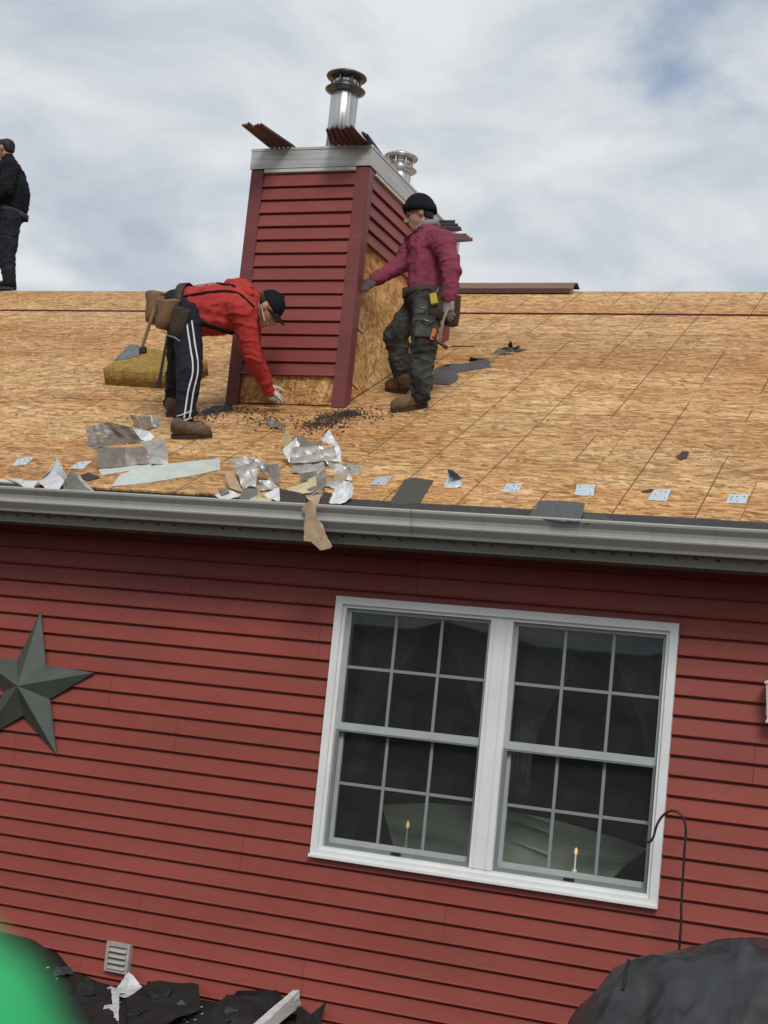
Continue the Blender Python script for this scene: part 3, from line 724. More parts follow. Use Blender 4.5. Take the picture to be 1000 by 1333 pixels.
# lantern at the frame's right edge
lx = -0.700; lz = 2.555
lant = empty('wall_lantern', (lx, WY - .02, lz)); setp(lant, 'beige wall lantern with flared cap on red siding', 'lantern')
bm = bmesh.new(); lathe(bm, V((lx, WY - .085, lz + .185)), [(.078, 0.0), (.080, .008), (.052, .022), (.030, .032), (.026, .075), (.020, .110), (.004, .118)], 4, cap=True); finish('cap', bm_mesh(bm), M_LANT, lant)
for sx in (-1, 1):
    for sy in (-1, 1):
        bm = bmesh.new(); tube(bm, [(lx + sx*.030, WY - .085 + sy*.030, lz + .01), (lx + sx*.046, WY - .085 + sy*.046, lz + .187)], .005, 6); finish('post', bm_mesh(bm), M_LANT, lant)
bm = bmesh.new(); box(bm, lx - .04, lx + .04, WY - .125, WY - .045, lz - .005, lz + .012); bev(bm, .004); finish('base', bm_mesh(bm), M_LANT, lant)
for sx in (-1, 1):
    bm = bmesh.new(); bm.faces.new([bm.verts.new(p) for p in ((lx + sx*.028, WY - .113, lz + .013), (lx + sx*.028, WY - .057, lz + .013), (lx + sx*.044, WY - .041, lz + .184), (lx + sx*.044, WY - .129, lz + .184))]); finish('pane', bm_mesh(bm), M_GLASS, lant)
bm = bmesh.new(); box(bm, lx - .05, lx + .05, WY - .046, WY - .012, lz + .03, lz + .16); bev(bm, .004); finish('back_plate', bm_mesh(bm), M_LANT, lant)
bm = bmesh.new(); tube(bm, [(lx, WY - .03, lz + .09), (lx, WY - .06, lz + .16), (lx, WY - .085, lz + .186)], .007, 8); finish('arm', bm_mesh(bm), M_LANT, lant)
# shepherd's hook
hy = WY - 0.28
pts = [at(882, 1250, hy)]; pts[0].z = 0.0; pts[0].x = at(880, 1300, hy).x - .0
for (px, py) in ((884, 1243), (887, 1180), (891, 1110), (893, 1082), (890, 1066), (882, 1057), (872, 1056), (862, 1063), (855, 1075), (851, 1089), (846, 1096), (841, 1094), (841, 1085), (843, 1081)):
    pts.append(at(px, py, hy))
bm = bmesh.new()
sm = []
for i in range(len(pts) - 1):
    p0_, p1_, p2_, p3_ = pts[max(i-1,0)], pts[i], pts[i+1], pts[min(i+2, len(pts)-1)]
    for k in range(4):
        t = k / 4
        sm.append(0.5 * ((2*p1_) + (p2_-p0_)*t + (2*p0_-5*p1_+4*p2_-p3_)*t*t + (3*p1_-p0_-3*p2_+p3_)*t**3) if i > 0 else p1_.lerp(p2_, t))
sm.append(pts[-1])
tube(bm, sm, 0.0062, 8)
hk = finish('garden_hook', bm_mesh(bm), M_IRON, smooth=True, base=True); setp(hk, "thin dark iron shepherd's hook curving in front of the window edge", 'garden hook')


# ================================================================== PEOPLE
def sph(nu=14, nv=8):
    pts = [V((0, 0, 1)), V((0, 0, -1))]
    for j in range(1, nv):
        a = math.pi * j / nv
        for i in range(nu): b = 2 * math.pi * i / nu; pts.append(V((math.sin(a) * math.cos(b), math.sin(a) * math.sin(b), math.cos(a))))
    return pts
SPH = sph()
def B(c, r, M=None): return (V(c), r if isinstance(r, (tuple, list)) else (r, r, r), M)
def hull(bm, balls):
    vs_ = []
    for c, r, M in balls:
        for p in SPH:
            q = V((p.x * r[0], p.y * r[1], p.z * r[2]))
            if M is not None: q = M @ q
            vs_.append(bm.verts.new(c + q))
    res = bmesh.ops.convex_hull(bm, input=vs_)
    junk = [e for e in res['geom_interior'] + res['geom_unused'] if isinstance(e, bmesh.types.BMVert)]
    bmesh.ops.delete(bm, geom=list(set(junk)), context='VERTS')
def blob(prims, voxel=0.008, smooth=4, wrinkle=0.0, wscale=14.0, seed=0, folds=()):
    """union of hulls, remeshed to one skin, with cloth folds; mesh in world coordinates"""
    bm = bmesh.new()
    for p in prims: hull(bm, p)
    me = bm_mesh(bm, 'blob'); o = bpy.data.objects.new('tmp', me); COL.objects.link(o)
    md = o.modifiers.new('r', 'REMESH'); md.mode = 'VOXEL'; md.voxel_size = voxel
    ms = o.modifiers.new('s', 'SMOOTH'); ms.iterations = smooth; ms.factor = 0.5
    dg = bpy.context.evaluated_depsgraph_get(); dg.update()
    out = bpy.data.meshes.new_from_object(o.evaluated_get(dg)); bpy.data.objects.remove(o); bpy.data.meshes.remove(me)
    if wrinkle or folds:
        off = V((seed * 3.7, seed * 1.9, seed)); ns = [v.normal.copy() for v in out.vertices]
        for v, n in zip(out.vertices, ns):
            p = v.co; d = 0.0
            if wrinkle:
                a = noise.noise(V((p.x * wscale, p.y * wscale, p.z * wscale * 1.4)) + off)
                q1 = V((p.x * wscale * .55 + p.z * wscale * .5, p.y * wscale * .6, p.z * wscale * 1.0 - p.x * wscale * .55)) + off * 2
                q2 = V((p.x * wscale * 1.1 - p.z * wscale * .9, p.y * wscale * 1.2, p.z * wscale * 1.9 + p.x * wscale * .9)) + off * 5
                b = max(0.0, 1 - abs(noise.noise(q1)) * 3.0) ** 1.4; c2 = max(0.0, 1 - abs(noise.noise(q2)) * 3.0) ** 1.4
                d += wrinkle * (0.45 * a + 1.0 * b + 0.45 * c2 - 0.45)
            for (c, rad, ax, amp, fr) in folds:        # rings of folds round a joint
                dd = (p - c).length
                if dd < rad:
                    t = (p - c).dot(ax); k = (1 - dd / rad) ** 0.7
                    d += 0.62 * amp * k * math.sin(t * fr * .8 + 9 * noise.noise(p * 7 + off)) * (0.35 + 1.3 * abs(noise.noise(p * 6 + off * 3)))
            v.co = p + n * d
        out.update()
    return out
def bvh(me): return BVHTree.FromPolygons([v.co for v in me.vertices], [p.vertices[:] for p in me.polygons])
def ribbon(tree, pts, frm, width, lift=0.009, sub=5, thick=0.003):
    """a strap laid on a surface: points are pushed along frm until they meet it"""
    P = []; Nn = []; frm = V(frm).normalized()
    full = []
    for i in range(len(pts) - 1):
        for k in range(sub): full.append(pts[i].lerp(pts[i + 1], k / sub))
    full.append(pts[-1])
    for p in full:
        hit = tree.ray_cast(p - frm * 0.6, frm)
        if hit[0] is None:
            hit = tree.find_nearest(p)
        n = hit[1] if hit[1].dot(frm) < 0 else -hit[1]
        P.append(hit[0] + n * lift); Nn.append(n)
    for it in range(2): P = [P[0]] + [(P[i-1] + P[i] * 2 + P[i+1]) / 4 for i in range(1, len(P) - 1)] + [P[-1]]
    bm = bmesh.new(); rows_ = []
    for i, p in enumerate(P):
        t = (P[min(i + 1, len(P) - 1)] - P[max(i - 1, 0)]).normalized(); s = t.cross(Nn[i]).normalized() * width / 2; n = Nn[i] * thick
        rows_.append([bm.verts.new(q) for q in (p - s, p + s, p + s - n, p - s - n)])
    for i in range(len(P) - 1):
        for k in range(4): bm.faces.new((rows_[i][k], rows_[i][(k+1)%4], rows_[i+1][(k+1)%4], rows_[i+1][k]))
    bm.faces.new(rows_[0][::-1]); bm.faces.new(rows_[-1])
    return bm_mesh(bm)
def frame(f, u):
    f = V(f).normalized(); u = V(u); u = (u - f * u.dot(f)).normalized(); r = f.cross(u)
    return f, u, r, Matrix((r, f, u)).transposed()        # local x right, y forward, z up
def head_prims(c, f, u, k=1.0):
    f, u, r, M = frame(f, u); c = V(c)
    P = []
    P.append([B(c + u*.022*k - f*.012*k, (.074*k, .094*k, .092*k), M), B(c + f*.020*k - u*.03*k, (.062*k, .072*k, .075*k), M)])
    P.append([B(c + f*.03*k - u*.045*k, (.054*k, .060*k, .05*k), M), B(c + f*.066*k - u*.098*k, .022*k)])
    P.append([B(c + f*.090*k + u*.004*k, .009*k), B(c + f*.113*k - u*.034*k, .0125*k), B(c + f*.095*k - u*.038*k + r*.013*k, .007*k), B(c + f*.095*k - u*.038*k - r*.013*k, .007*k)])
    P.append([B(c + f*.080*k + u*.018*k + r*.034*k, .012*k), B(c + f*.080*k + u*.018*k - r*.034*k, .012*k)])
    P.append([B(c + f*.088*k - u*.066*k + r*.016*k, .009*k), B(c + f*.088*k - u*.066*k - r*.016*k, .009*k)])
    for s in (1, -1):
        P.append([B(c + r*s*.076*k - u*.012*k - f*.006*k, (.009*k, .020*k, .032*k), M), B(c + r*s*.070*k - u*.012*k + f*.004*k, (.006*k, .012*k, .022*k), M)])
    return P
def head_details(c, f, u, parent, k=1.0, mouth=True):
    f, u, r, M = frame(f, u); c = V(c)
    for s in (1, -1):
        bm = bmesh.new(); hull(bm, [B(c + f*.0855*k - u*.006*k + r*s*.031*k, (.012*k, .006*k, .005*k), M)]); finish('eye', bm_mesh(bm), M_EYE, parent, smooth=True)
        bm = bmesh.new(); hull(bm, [B(c + f*.090*k + u*.021*k + r*s*.016*k, .004*k), B(c + f*.082*k + u*.024*k + r*s*.046*k, .0045*k)]); finish('eyebrow', bm_mesh(bm), M_HAIR, parent, smooth=True)
    if mouth:
        bm = bmesh.new(); hull(bm, [B(c + f*.096*k - u*.066*k + r*.014*k, .0035*k), B(c + f*.096*k - u*.066*k - r*.014*k, .0035*k), B(c + f*.099*k - u*.066*k, .005*k)]); finish('mouth', bm_mesh(bm), M_LIP, parent, smooth=True)
def hand_prims(w_, d, n, side, k=1.0, curl=0.5, fat=1.0, thumb=0.5, curls=None):
    """wrist w_, finger direction d, palm normal n (the way the palm faces), side = direction of the thumb"""
    d = V(d).normalized(); n = V(n); n = (n - d * n.dot(d)).normalized(); s = d.cross(n)
    if s.dot(V(side)) < 0: s = -s
    P = [[B(w_, .022*k*fat), B(w_ + d*.030*k + s*.018*k, .017*k*fat), B(w_ + d*.030*k - s*.020*k, .016*k*fat), B(w_ + d*.085*k + s*.026*k, .0125*k*fat), B(w_ + d*.078*k - s*.030*k, .0115*k*fat)]]
    for i, (o, ln, r) in enumerate(((.027, .072, .0088), (.009, .080, .0092), (-.010, .074, .0088), (-.028, .058, .0078))):
        cu = (curls[i] if curls else curl)
        p = w_ + d * (.083 - .006 * abs(i - 1)) * k + s * o * k; a = cu * 0.75; dd = (d * math.cos(a) + n * math.sin(a) + s * (o * 2.2)).normalized()
        for j, fr in enumerate((.46, .30, .24)):
            q = p + dd * ln * fr * k; r2 = r * (1 - .1 * j) * k * fat
            P.append([B(p, r2 * 1.06), B(q, r2 * .95)]); p = q; a += cu * 0.85; dd = (d * math.cos(a) + n * math.sin(a) + s * (o * 1.2)).normalized()
    p = w_ + d*.022*k + s*.024*k; dd = (s * .75 + d * .62 + n * (.25 + thumb * .5)).normalized()
    for ln, r in ((.040, .0125), (.032, .0105), (.026, .009)):
        q = p + dd * ln * k; P.append([B(p, r*k*fat), B(q, r*.92*k*fat)]); p = q; dd = (dd + d * .35 + n * thumb * .3).normalized()
    return P
def limb(pts, rs):
    return [[B(pts[i], rs[i]), B(pts[i+1], rs[i+1])] for i in range(len(pts) - 1)]
def boot(parent, heel, toe, shaft_to, up, mat, k=1.0, hgt=0.10, name='boot', shaft_r=0.058, tread=0.022):
    """heel, toe: where the sole touches the deck; returns nothing, adds upper and sole"""
    heel, toe = V(heel), V(toe); d = (toe - heel); L = d.length; d.normalize(); up = V(up); up = (up - d * up.dot(d)).normalized(); s = d.cross(up)
    top = heel + d * .055 + up * hgt
    prs = [[B(heel + d*.040 + up*(tread + .040), .038*k), B(heel + d*L*.50 + up*(tread + .034), (.040*k))],
           [B(heel + d*L*.45 + up*(tread + .034), .042*k), B(heel + d*(L - .060) + up*(tread + .026) + s*.010, .038*k), B(heel + d*(L - .060) + up*(tread + .026) - s*.008, .038*k)],
           [B(heel + d*(L - .075) + up*(tread + .028), .040*k), B(heel + d*(L - .036) + up*(tread + .020), .034*k)],
           [B(heel + d*.050 + up*(tread + .05), .045*k), B(heel + d*.10 + up*(tread + .055), .042*k), B(top, shaft_r)],
           [B(top, shaft_r), B(top.lerp(V(shaft_to), .35), shaft_r)]]
    bt = finish(name, blob(prs, .006, 3, .0022, 26, 3), mat, parent, smooth=True)
    bm = bmesh.new(); n = 22; lo, hi = [], []
    for i in range(n):
        a = 2 * math.pi * i / n; cx_ = math.cos(a); cy_ = math.sin(a)
        wd = .040 * k * (1.0 if cx_ > -0.2 else .86) * (1 - .16 * max(0, 0.3 - abs(cx_ + .15)))
        q = heel + d * (L / 2 + cx_ * L / 2 * 1.0) + s * (math.copysign(abs(cy_) ** .7, cy_) * wd)
        lo.append(bm.verts.new(q + up * .000)); hi.append(bm.verts.new(q + up * (tread + .006)))
    for i in range(n): j = (i + 1) % n; bm.faces.new((lo[i], lo[j], hi[j], hi[i]))
    bm.faces.new(lo[::-1]); bm.faces.new(hi)
    finish('sole', bm_mesh(bm), M_SOLE, bt)
    # laces
    for t in (.30, .40, .50):
        bm = bmesh.new(); c = heel + d*(.052 + L*t*.42) + up*(tread + .098 - .085*t*1.0); tube(bm, [c + s*.028 - up*.012, c + up*.006, c - s*.028 - up*.012], .0032, 6); finish('lace', bm_mesh(bm), M_SOLE, bt)
    return bt
def pouch(parent, c, out, up, w_, h_, d_, mat, name='pouch', flare=1.15, lean=0.0):
    """an open-topped leather bag: out = away from the body"""
    out = V(out).normalized(); up = V(up); up = (up - out * up.dot(out)).normalized(); s = out.cross(up); c = V(c)
    bm = bmesh.new(); n = 16; rings = []
    for j, (t, kk) in enumerate(((-.5, .55), (-.46, .82), (-.2, .98), (.15, 1.02), (.42, flare * .98), (.5, flare))):
        ring = []
        for i in range(n):
            a = 2 * math.pi * i / n; x = math.copysign(abs(math.cos(a)) ** .65, math.cos(a)) * w_ / 2 * kk; y = math.copysign(abs(math.sin(a)) ** .7, math.sin(a)) * d_ / 2 * kk
            dip = -.10 * h_ * max(0, math.sin(a)) if j >= 4 else 0
            wob = 0.006 * noise.noise(V((x * 20, y * 20, t * 5)) + c * 3)
            ring.append(bm.verts.new(c + s * x + out * (y + d_ / 2 * .9 + wob) + up * (t * h_ + dip) + s * lean * t))
        rings.append(ring)
    for j in range(len(rings) - 1):
        for i in range(n): bm.faces.new((rings[j][i], rings[j][(i+1)%n], rings[j+1][(i+1)%n], rings[j+1][i]))
    bm.faces.new(rings[0][::-1])
    bmesh.ops.recalc_face_normals(bm, faces=bm.faces[:])
    bmesh.ops.solidify(bm, geom=bm.faces[:], thickness=.005)
    return finish(name, bm_mesh(bm), mat, parent, smooth=True)
def cap_mesh(c, f, u, k, cut, rr=(.083, .104, .10), tilt=0.0, voxel=.007, extra=()):
    """solid head covering: the part of a swollen skull above a cutting plane"""
    f, u, r, M = frame(f, u); c = V(c) + u*.022*k - f*.012*k
    bm = bmesh.new(); vs_ = []
    for p in sph(28, 18):
        q = V((p.x * rr[0]*k, p.y * rr[1]*k, p.z * rr[2]*k))
        lim = cut*k + tilt * q.y
        if q.z < lim: q.z = lim
        vs_.append(bm.verts.new(c + M @ q))
    bmesh.ops.convex_hull(bm, input=vs_)
    return bm
def brim_mesh(c, f, u, k, length=.075, width=.082, z=.012, droop=.022):
    f, u, r, M = frame(f, u); c = V(c) + u*.022*k - f*.012*k
    bm = bmesh.new(); g = []
    for j in range(7):
        t = j / 6; row = []
        for i in range(13):
            s = i / 12 * 2 - 1
            yy = (.090 * math.sqrt(max(0, 1 - (s*.92) ** 2)) + t * length * math.sqrt(max(0, 1 - (s * .98) ** 2)) ** .7 if abs(s) < 1 else .03)
            row.append(bm.verts.new(c + r * s * width * (1 - .12 * t) * k + f * yy * k + u * (z - droop * s * s - .012 * t) * k))
        g.append(row)
    for j in range(6):
        for i in range(12): bm.faces.new((g[j][i], g[j][i+1], g[j+1][i+1], g[j+1][i]))
    bmesh.ops.recalc_face_normals(bm, faces=bm.faces[:]); bmesh.ops.solidify(bm, geom=bm.faces[:], thickness=.004)
    return bm_mesh(bm)

# ------------------------------------------------------------------ worker in red, bending to the chimney foot
def worker_red():
    A = at
    heelR, toeR = rf(223, 571), rf(277, 569); heelL, toeL = rf(216, 542), rf(258, 540)
    root = empty('person', (heelR + toeR) / 2); setp(root, 'person in red hoodie and striped track trousers bending to the chimney foot', 'person')
    hipR, hipL = A(243, 412, 8.09), A(238, 408, 8.29); knR, knL = A(247, 482, 8.02), A(233, 474, 8.33); anR, anL = A(239, 551, 8.01), A(224, 528, 8.50)
    pel = A(236, 404, 8.19); wst = A(252, 403, 8.20); mid = A(280, 400, 8.24); ch = A(304, 400, 8.30)
    shR, shL = A(317, 405, 8.19), A(322, 388, 8.46); nk = A(326, 391, 8.36); hc = A(350, 401, 8.42)
    elR = A(327, 459, 8.30); wrR = A(350, 509, 8.55)
    elL = A(328, 455, 8.56); wrL = A(349, 501, 8.70)
    hf = V((0.62, 0.16, -0.76)); hu = V((0.72, 0.10, 0.64))
    dR = (A(378, 524, 8.72) - wrR); nR = V((0.1, 0.3, -1)); sdR = V((0.6, 0.6, 0.3))
    dL = V((.55, .1, -1))
    body = head_prims(hc, hf, hu, .98) + [[B(nk, .052), B(hc - hu * .03 - hf * .02, .055)], [B(nk, .06), B(ch, .11)], [B(ch, .13), B(mid, .12)], [B(mid, .12), B(pel, .12)]]
    body += [[B(pel, .11), B(hipR, .075)], [B(pel, .11), B(hipL, .075)], [B(ch, .10), B(shR, .055)], [B(ch, .10), B(shL, .055)]]
    body += limb([hipR, knR, anR], [.072, .05, .036]) + limb([hipL, knL, anL], [.072, .05, .036]) + limb([shR, elR, wrR], [.050, .036, .024]) + limb([shL, elL, wrL], [.05, .036, .024])
    body += hand_prims(wrR, dR, nR, sdR, .9, .18, .8) + hand_prims(wrL, dL, V((0, 1, 0)), V((1, 0, 0)), .9, .4, .8)
    body += [[B(anR, .034), B(heelR.lerp(toeR, .7) + RN * .045, .022)], [B(anL, .034), B(heelL.lerp(toeL, .7) + RN * .045, .022)]]
    bd = finish('body', blob(body, .0062, 2), M_SKIN, root, smooth=True)
    head_details(hc, hf, hu, root, .98)
    # hair at the nape, cap, mask straps
    f, u, r, M = frame(hf, hu)
    bm = bmesh.new(); hull(bm, [B(hc - f*.045 - u*.01, (.068, .055, .060), M), B(hc - f*.03 + u*.04, (.074, .07, .055), M)]); finish('hair', bm_mesh(bm), M_HAIR, root, smooth=True)
    cp = finish('cap', bm_mesh(cap_mesh(hc, hf, hu, .98, .006, tilt=-.08)), M_BLKC, root, smooth=True)
    finish('brim', brim_mesh(hc, hf, hu, .98, .085, .074, .010, .030), M_BLKC, cp, smooth=True)
    bm = bmesh.new(); hull(bm, [B(hc + u*.122, .007)]); finish('button', bm_mesh(bm), M_BLKC, cp, smooth=True)
    bm = bmesh.new(); tube(bm, [hc + r*.079*sg - f*.005 - u*.03 if t == 0 else hc + r*.060*sg + f*.07 - u*.065 for sg in (1,) for t in (0, 1)], .0035, 6); finish('mask_strap', bm_mesh(bm), M_WSTR, root)
    # hoodie
    hd = [[B(wst, .150), B(mid, .152)], [B(mid, .152), B(ch, .158)], [B(ch, .150), B(shR, .088), B(shL, .088)], [B(ch, .14), B(nk, .075)], [B(A(242, 402, 8.2), .138), B(wst, .148)]]
    hd += [[B(A(262, 415, 8.2), .115), B(A(300, 414, 8.27), .105)]]
    hd += limb([shR, elR, wrR], [.086, .062, .040]) + limb([shL, elL, wrL], [.086, .062, .042])
    fw = (elR - shR).normalized(); fl = (wrR - elR).normalized()
    me = blob(hd, .0075, 4, .0075, 13, 2, [(elR, .13, fw, .006, 120), (wrR, .10, fl, .005, 170), (shR, .15, (fw + V((-.5, 0, 0))).normalized(), .006, 80), (A(262, 418, 8.1), .18, (mid - wst).normalized(), .006, 85)])
    tree = bvh(me); vd = (A(280, 400, 8.2) - CAM).normalized()
    hood = finish('hoodie', me, M_CRED, root, smooth=True)
    hp = [[B(A(299, 371, 8.36), .040), B(A(312, 369, 8.38), .036), B(A(322, 376, 8.37), .042)], [B(A(305, 374, 8.28), .036), B(A(325, 383, 8.26), .034)], [B(A(296, 374, 8.44), .03), B(A(318, 371, 8.48), .04)], [B(A(318, 384, 8.30), .045), B(A(328, 391, 8.30), .030)]]
    finish('hood', blob(hp, .007, 3, .006, 30, 5), M_CRED, hood, smooth=True)
    # harness straps
    finish('strap', ribbon(tree, [A(232, 388, 8.1), A(262, 382, 8.1), A(290, 379, 8.12), A(310, 381, 8.15), A(330, 400, 8.2)], vd, .016), M_BLKC, hood, smooth=True)
    finish('strap', ribbon(tree, [A(232, 384, 8.2), A(262, 374, 8.2), A(290, 371.5, 8.2), A(306, 374, 8.2)], V((.1, .5, -.8)), .018), M_BLKC, hood, smooth=True)
    finish('strap', ribbon(tree, [A(247, 414, 8.05), A(262, 420, 8.05), A(285, 428, 8.05), A(304, 434, 8.1)], vd, .030), M_BLKC, hood, smooth=True)
    # trousers
    tr = [[B(pel, (.150, .165, .140)), B(hipR, .098), B(hipL, .098)], [B(wst, .125), B(pel, .140)], [B(A(226, 404, 8.19), .110), B(pel, .135)]]
    tr += limb([hipR, knR, anR], [.098, .084, .056]) + limb([hipL, knL, anL], [.098, .082, .056])
    kd = (anR - knR).normalized()
    me = blob(tr, .0075, 4, .0080, 13, 4, [(knR, .13, kd, .006, 90), (anR, .13, kd, .008, 110), (anL, .12, kd, .008, 110), (hipR, .13, V((.5, 0, -.8)).normalized(), .005, 80)])
    tree = bvh(me); tro = finish('trousers', me, M_NAVY, root, smooth=True)
    for dx in (-3.2, 3.2):
        finish('stripe', ribbon(tree, [A(246 + dx, 418, 8), A(250 + dx, 445, 8), A(254 + dx, 470, 8), A(254 + dx, 486, 8), A(248 + dx, 510, 8), A(245 + dx, 532, 8), A(243 + dx, 545, 8)], vd, .010, .007, 6), M_WSTR, tro, smooth=True)
    for q in (538, 547):
        finish('stripe', ribbon(tree, [A(231, q + 3, 8), A(240, q, 8), A(249, q - 3, 8)], vd, .007, .008, 4), M_WSTR, tro, smooth=True)
    boot(root, heelR, toeR, anR, RN, M_SHOE, 1.0, .085, 'shoe', .050); boot(root, heelL, toeL, anL, RN, M_SHOE, 1.0, .085, 'shoe', .050)
    # gloves
    finish('glove', blob(hand_prims(wrR, dR, nR, sdR, .92, .18, 1.12) + [[B(wrR - fl*.03, .031), B(wrR + fl*.02, .029)]], .0052, 2), M_GLOVW, root, smooth=True)
    finish('glove', blob(hand_prims(wrL, dL, V((0, 1, 0)), V((1, 0, 0)), .92, .4, 1.12) + [[B(wrL - V((0,0,-.03)), .031), B(wrL, .029)]], .0052, 2), M_GLOVW, root, smooth=True)
    # belt and pouches
    bc = A(243, 402, 8.19); ax = (wst - pel).normalized()
    n1 = ax.orthogonal().normalized(); n2 = ax.cross(n1)
    bm = bmesh.new(); rr = []
    for t in (-.028, .028):
        for rad in (.162, .168):
            rr.append([bm.verts.new(bc + ax * t + (n1 * math.cos(a * math.pi / 20) + n2 * math.sin(a * math.pi / 20)) * rad) for a in range(40)])
    for i in range(40):
        j = (i + 1) % 40
        for a, b in ((0, 1), (1, 3), (3, 2), (2, 0)): bm.faces.new((rr[a][i], rr[a][j], rr[b][j], rr[b][i]))
    belt = finish('tool_belt', bm_mesh(bm), M_LEATD, root, smooth=True)
    cam_side = V((-.3, -1, .1)); upb = V((.25, 0, 1))
    pouch(belt, A(224, 410, 8.06), V((-.55, -.75, 0)), V((.32, 0, 1)), .15, .21, .10, M_LEATH, flare=1.25)
    pouch(belt, A(212, 403, 8.13), V((-1, -.1, .05)), V((.22, 0, 1)), .17, .20, .11, M_LEATH, flare=1.25)
    pouch(belt, A(208, 398, 8.30), V((-1, .4, .05)), V((.15, 0, 1)), .13, .17, .09, M_LEATD, flare=1.2)
    pouch(belt, A(236, 421, 8.00), V((-.2, -1, -.1)), V((.28, 0, 1)), .12, .20, .055, M_LEATD, flare=1.05)
    # hammer loop
    bm = bmesh.new(); tube(bm, [A(213, 432, 7.96), A(219, 437, 7.93), A(227, 439, 7.92), A(234, 444, 7.94)], .005, 8); finish('tool_loop', bm_mesh(bm), M_STEEL, belt)
    # roofing hatchet hung from the belt
    hp0, hp1 = A(196, 418, 7.98), A(184, 455, 7.96)
    t = empty('roofing_hatchet', hp1); setp(t, 'roofing hatchet with grey blade hanging from the belt of the person in red', 'hatchet')
    dd = (hp1 - hp0).normalized()
    bm = bmesh.new(); tube(bm, [hp0 - dd*.09, hp0, hp0.lerp(hp1, .5), hp1, hp1 + dd*.02], [.012, .012, .011, .011, .013], 10); finish('handle', bm_mesh(bm), M_WOOD, t, smooth=True)
    bm = bmesh.new(); q = [A(185, 452, 7.975), A(170, 447.5, 7.975), A(160, 458, 7.97), A(147.5, 469.5, 7.965), A(166, 467.5, 7.965), A(184, 461, 7.97)]
    fr = [bm.verts.new(p + V((0, -.004, 0))) for p in q]; bk_ = [bm.verts.new(p + V((0, .006, 0))) for p in q]
    bm.faces.new(fr); bm.faces.new(bk_[::-1])
    for i in range(6): j = (i + 1) % 6; bm.faces.new((fr[i], fr[j], bk_[j], bk_[i]))
    bl = finish('blade', bm_mesh(bm), M_STEEL, t)
    bm = bmesh.new(); obox(bm, hp1 + V((.012, 0, -.006)), V((.022, 0, .004)), V((0, .014, 0)), V((-.004, 0, .02))); bev(bm, .004); finish('poll', bm_mesh(bm), M_IRON, t)
    # pry bar hung from the belt
    a, b = A(218, 437, 7.95), A(207, 499, 7.97); t = empty('pry_bar', b); setp(t, 'dark pry bar hanging from the belt of the person in red', 'pry bar')
    bm = bmesh.new(); tube(bm, [a, a.lerp(b, .5), a.lerp(b, .93), b], [.008, .009, .011, .010], 8); finish('shaft', bm_mesh(bm), M_IRON, t)
    dd = (b - a).normalized(); bm = bmesh.new(); obox(bm, b + dd * .004, V((.016, 0, .003)), V((0, .007, 0)), dd * .022); bev(bm, .003); finish('claw', bm_mesh(bm), M_IRON, t)
worker_red()

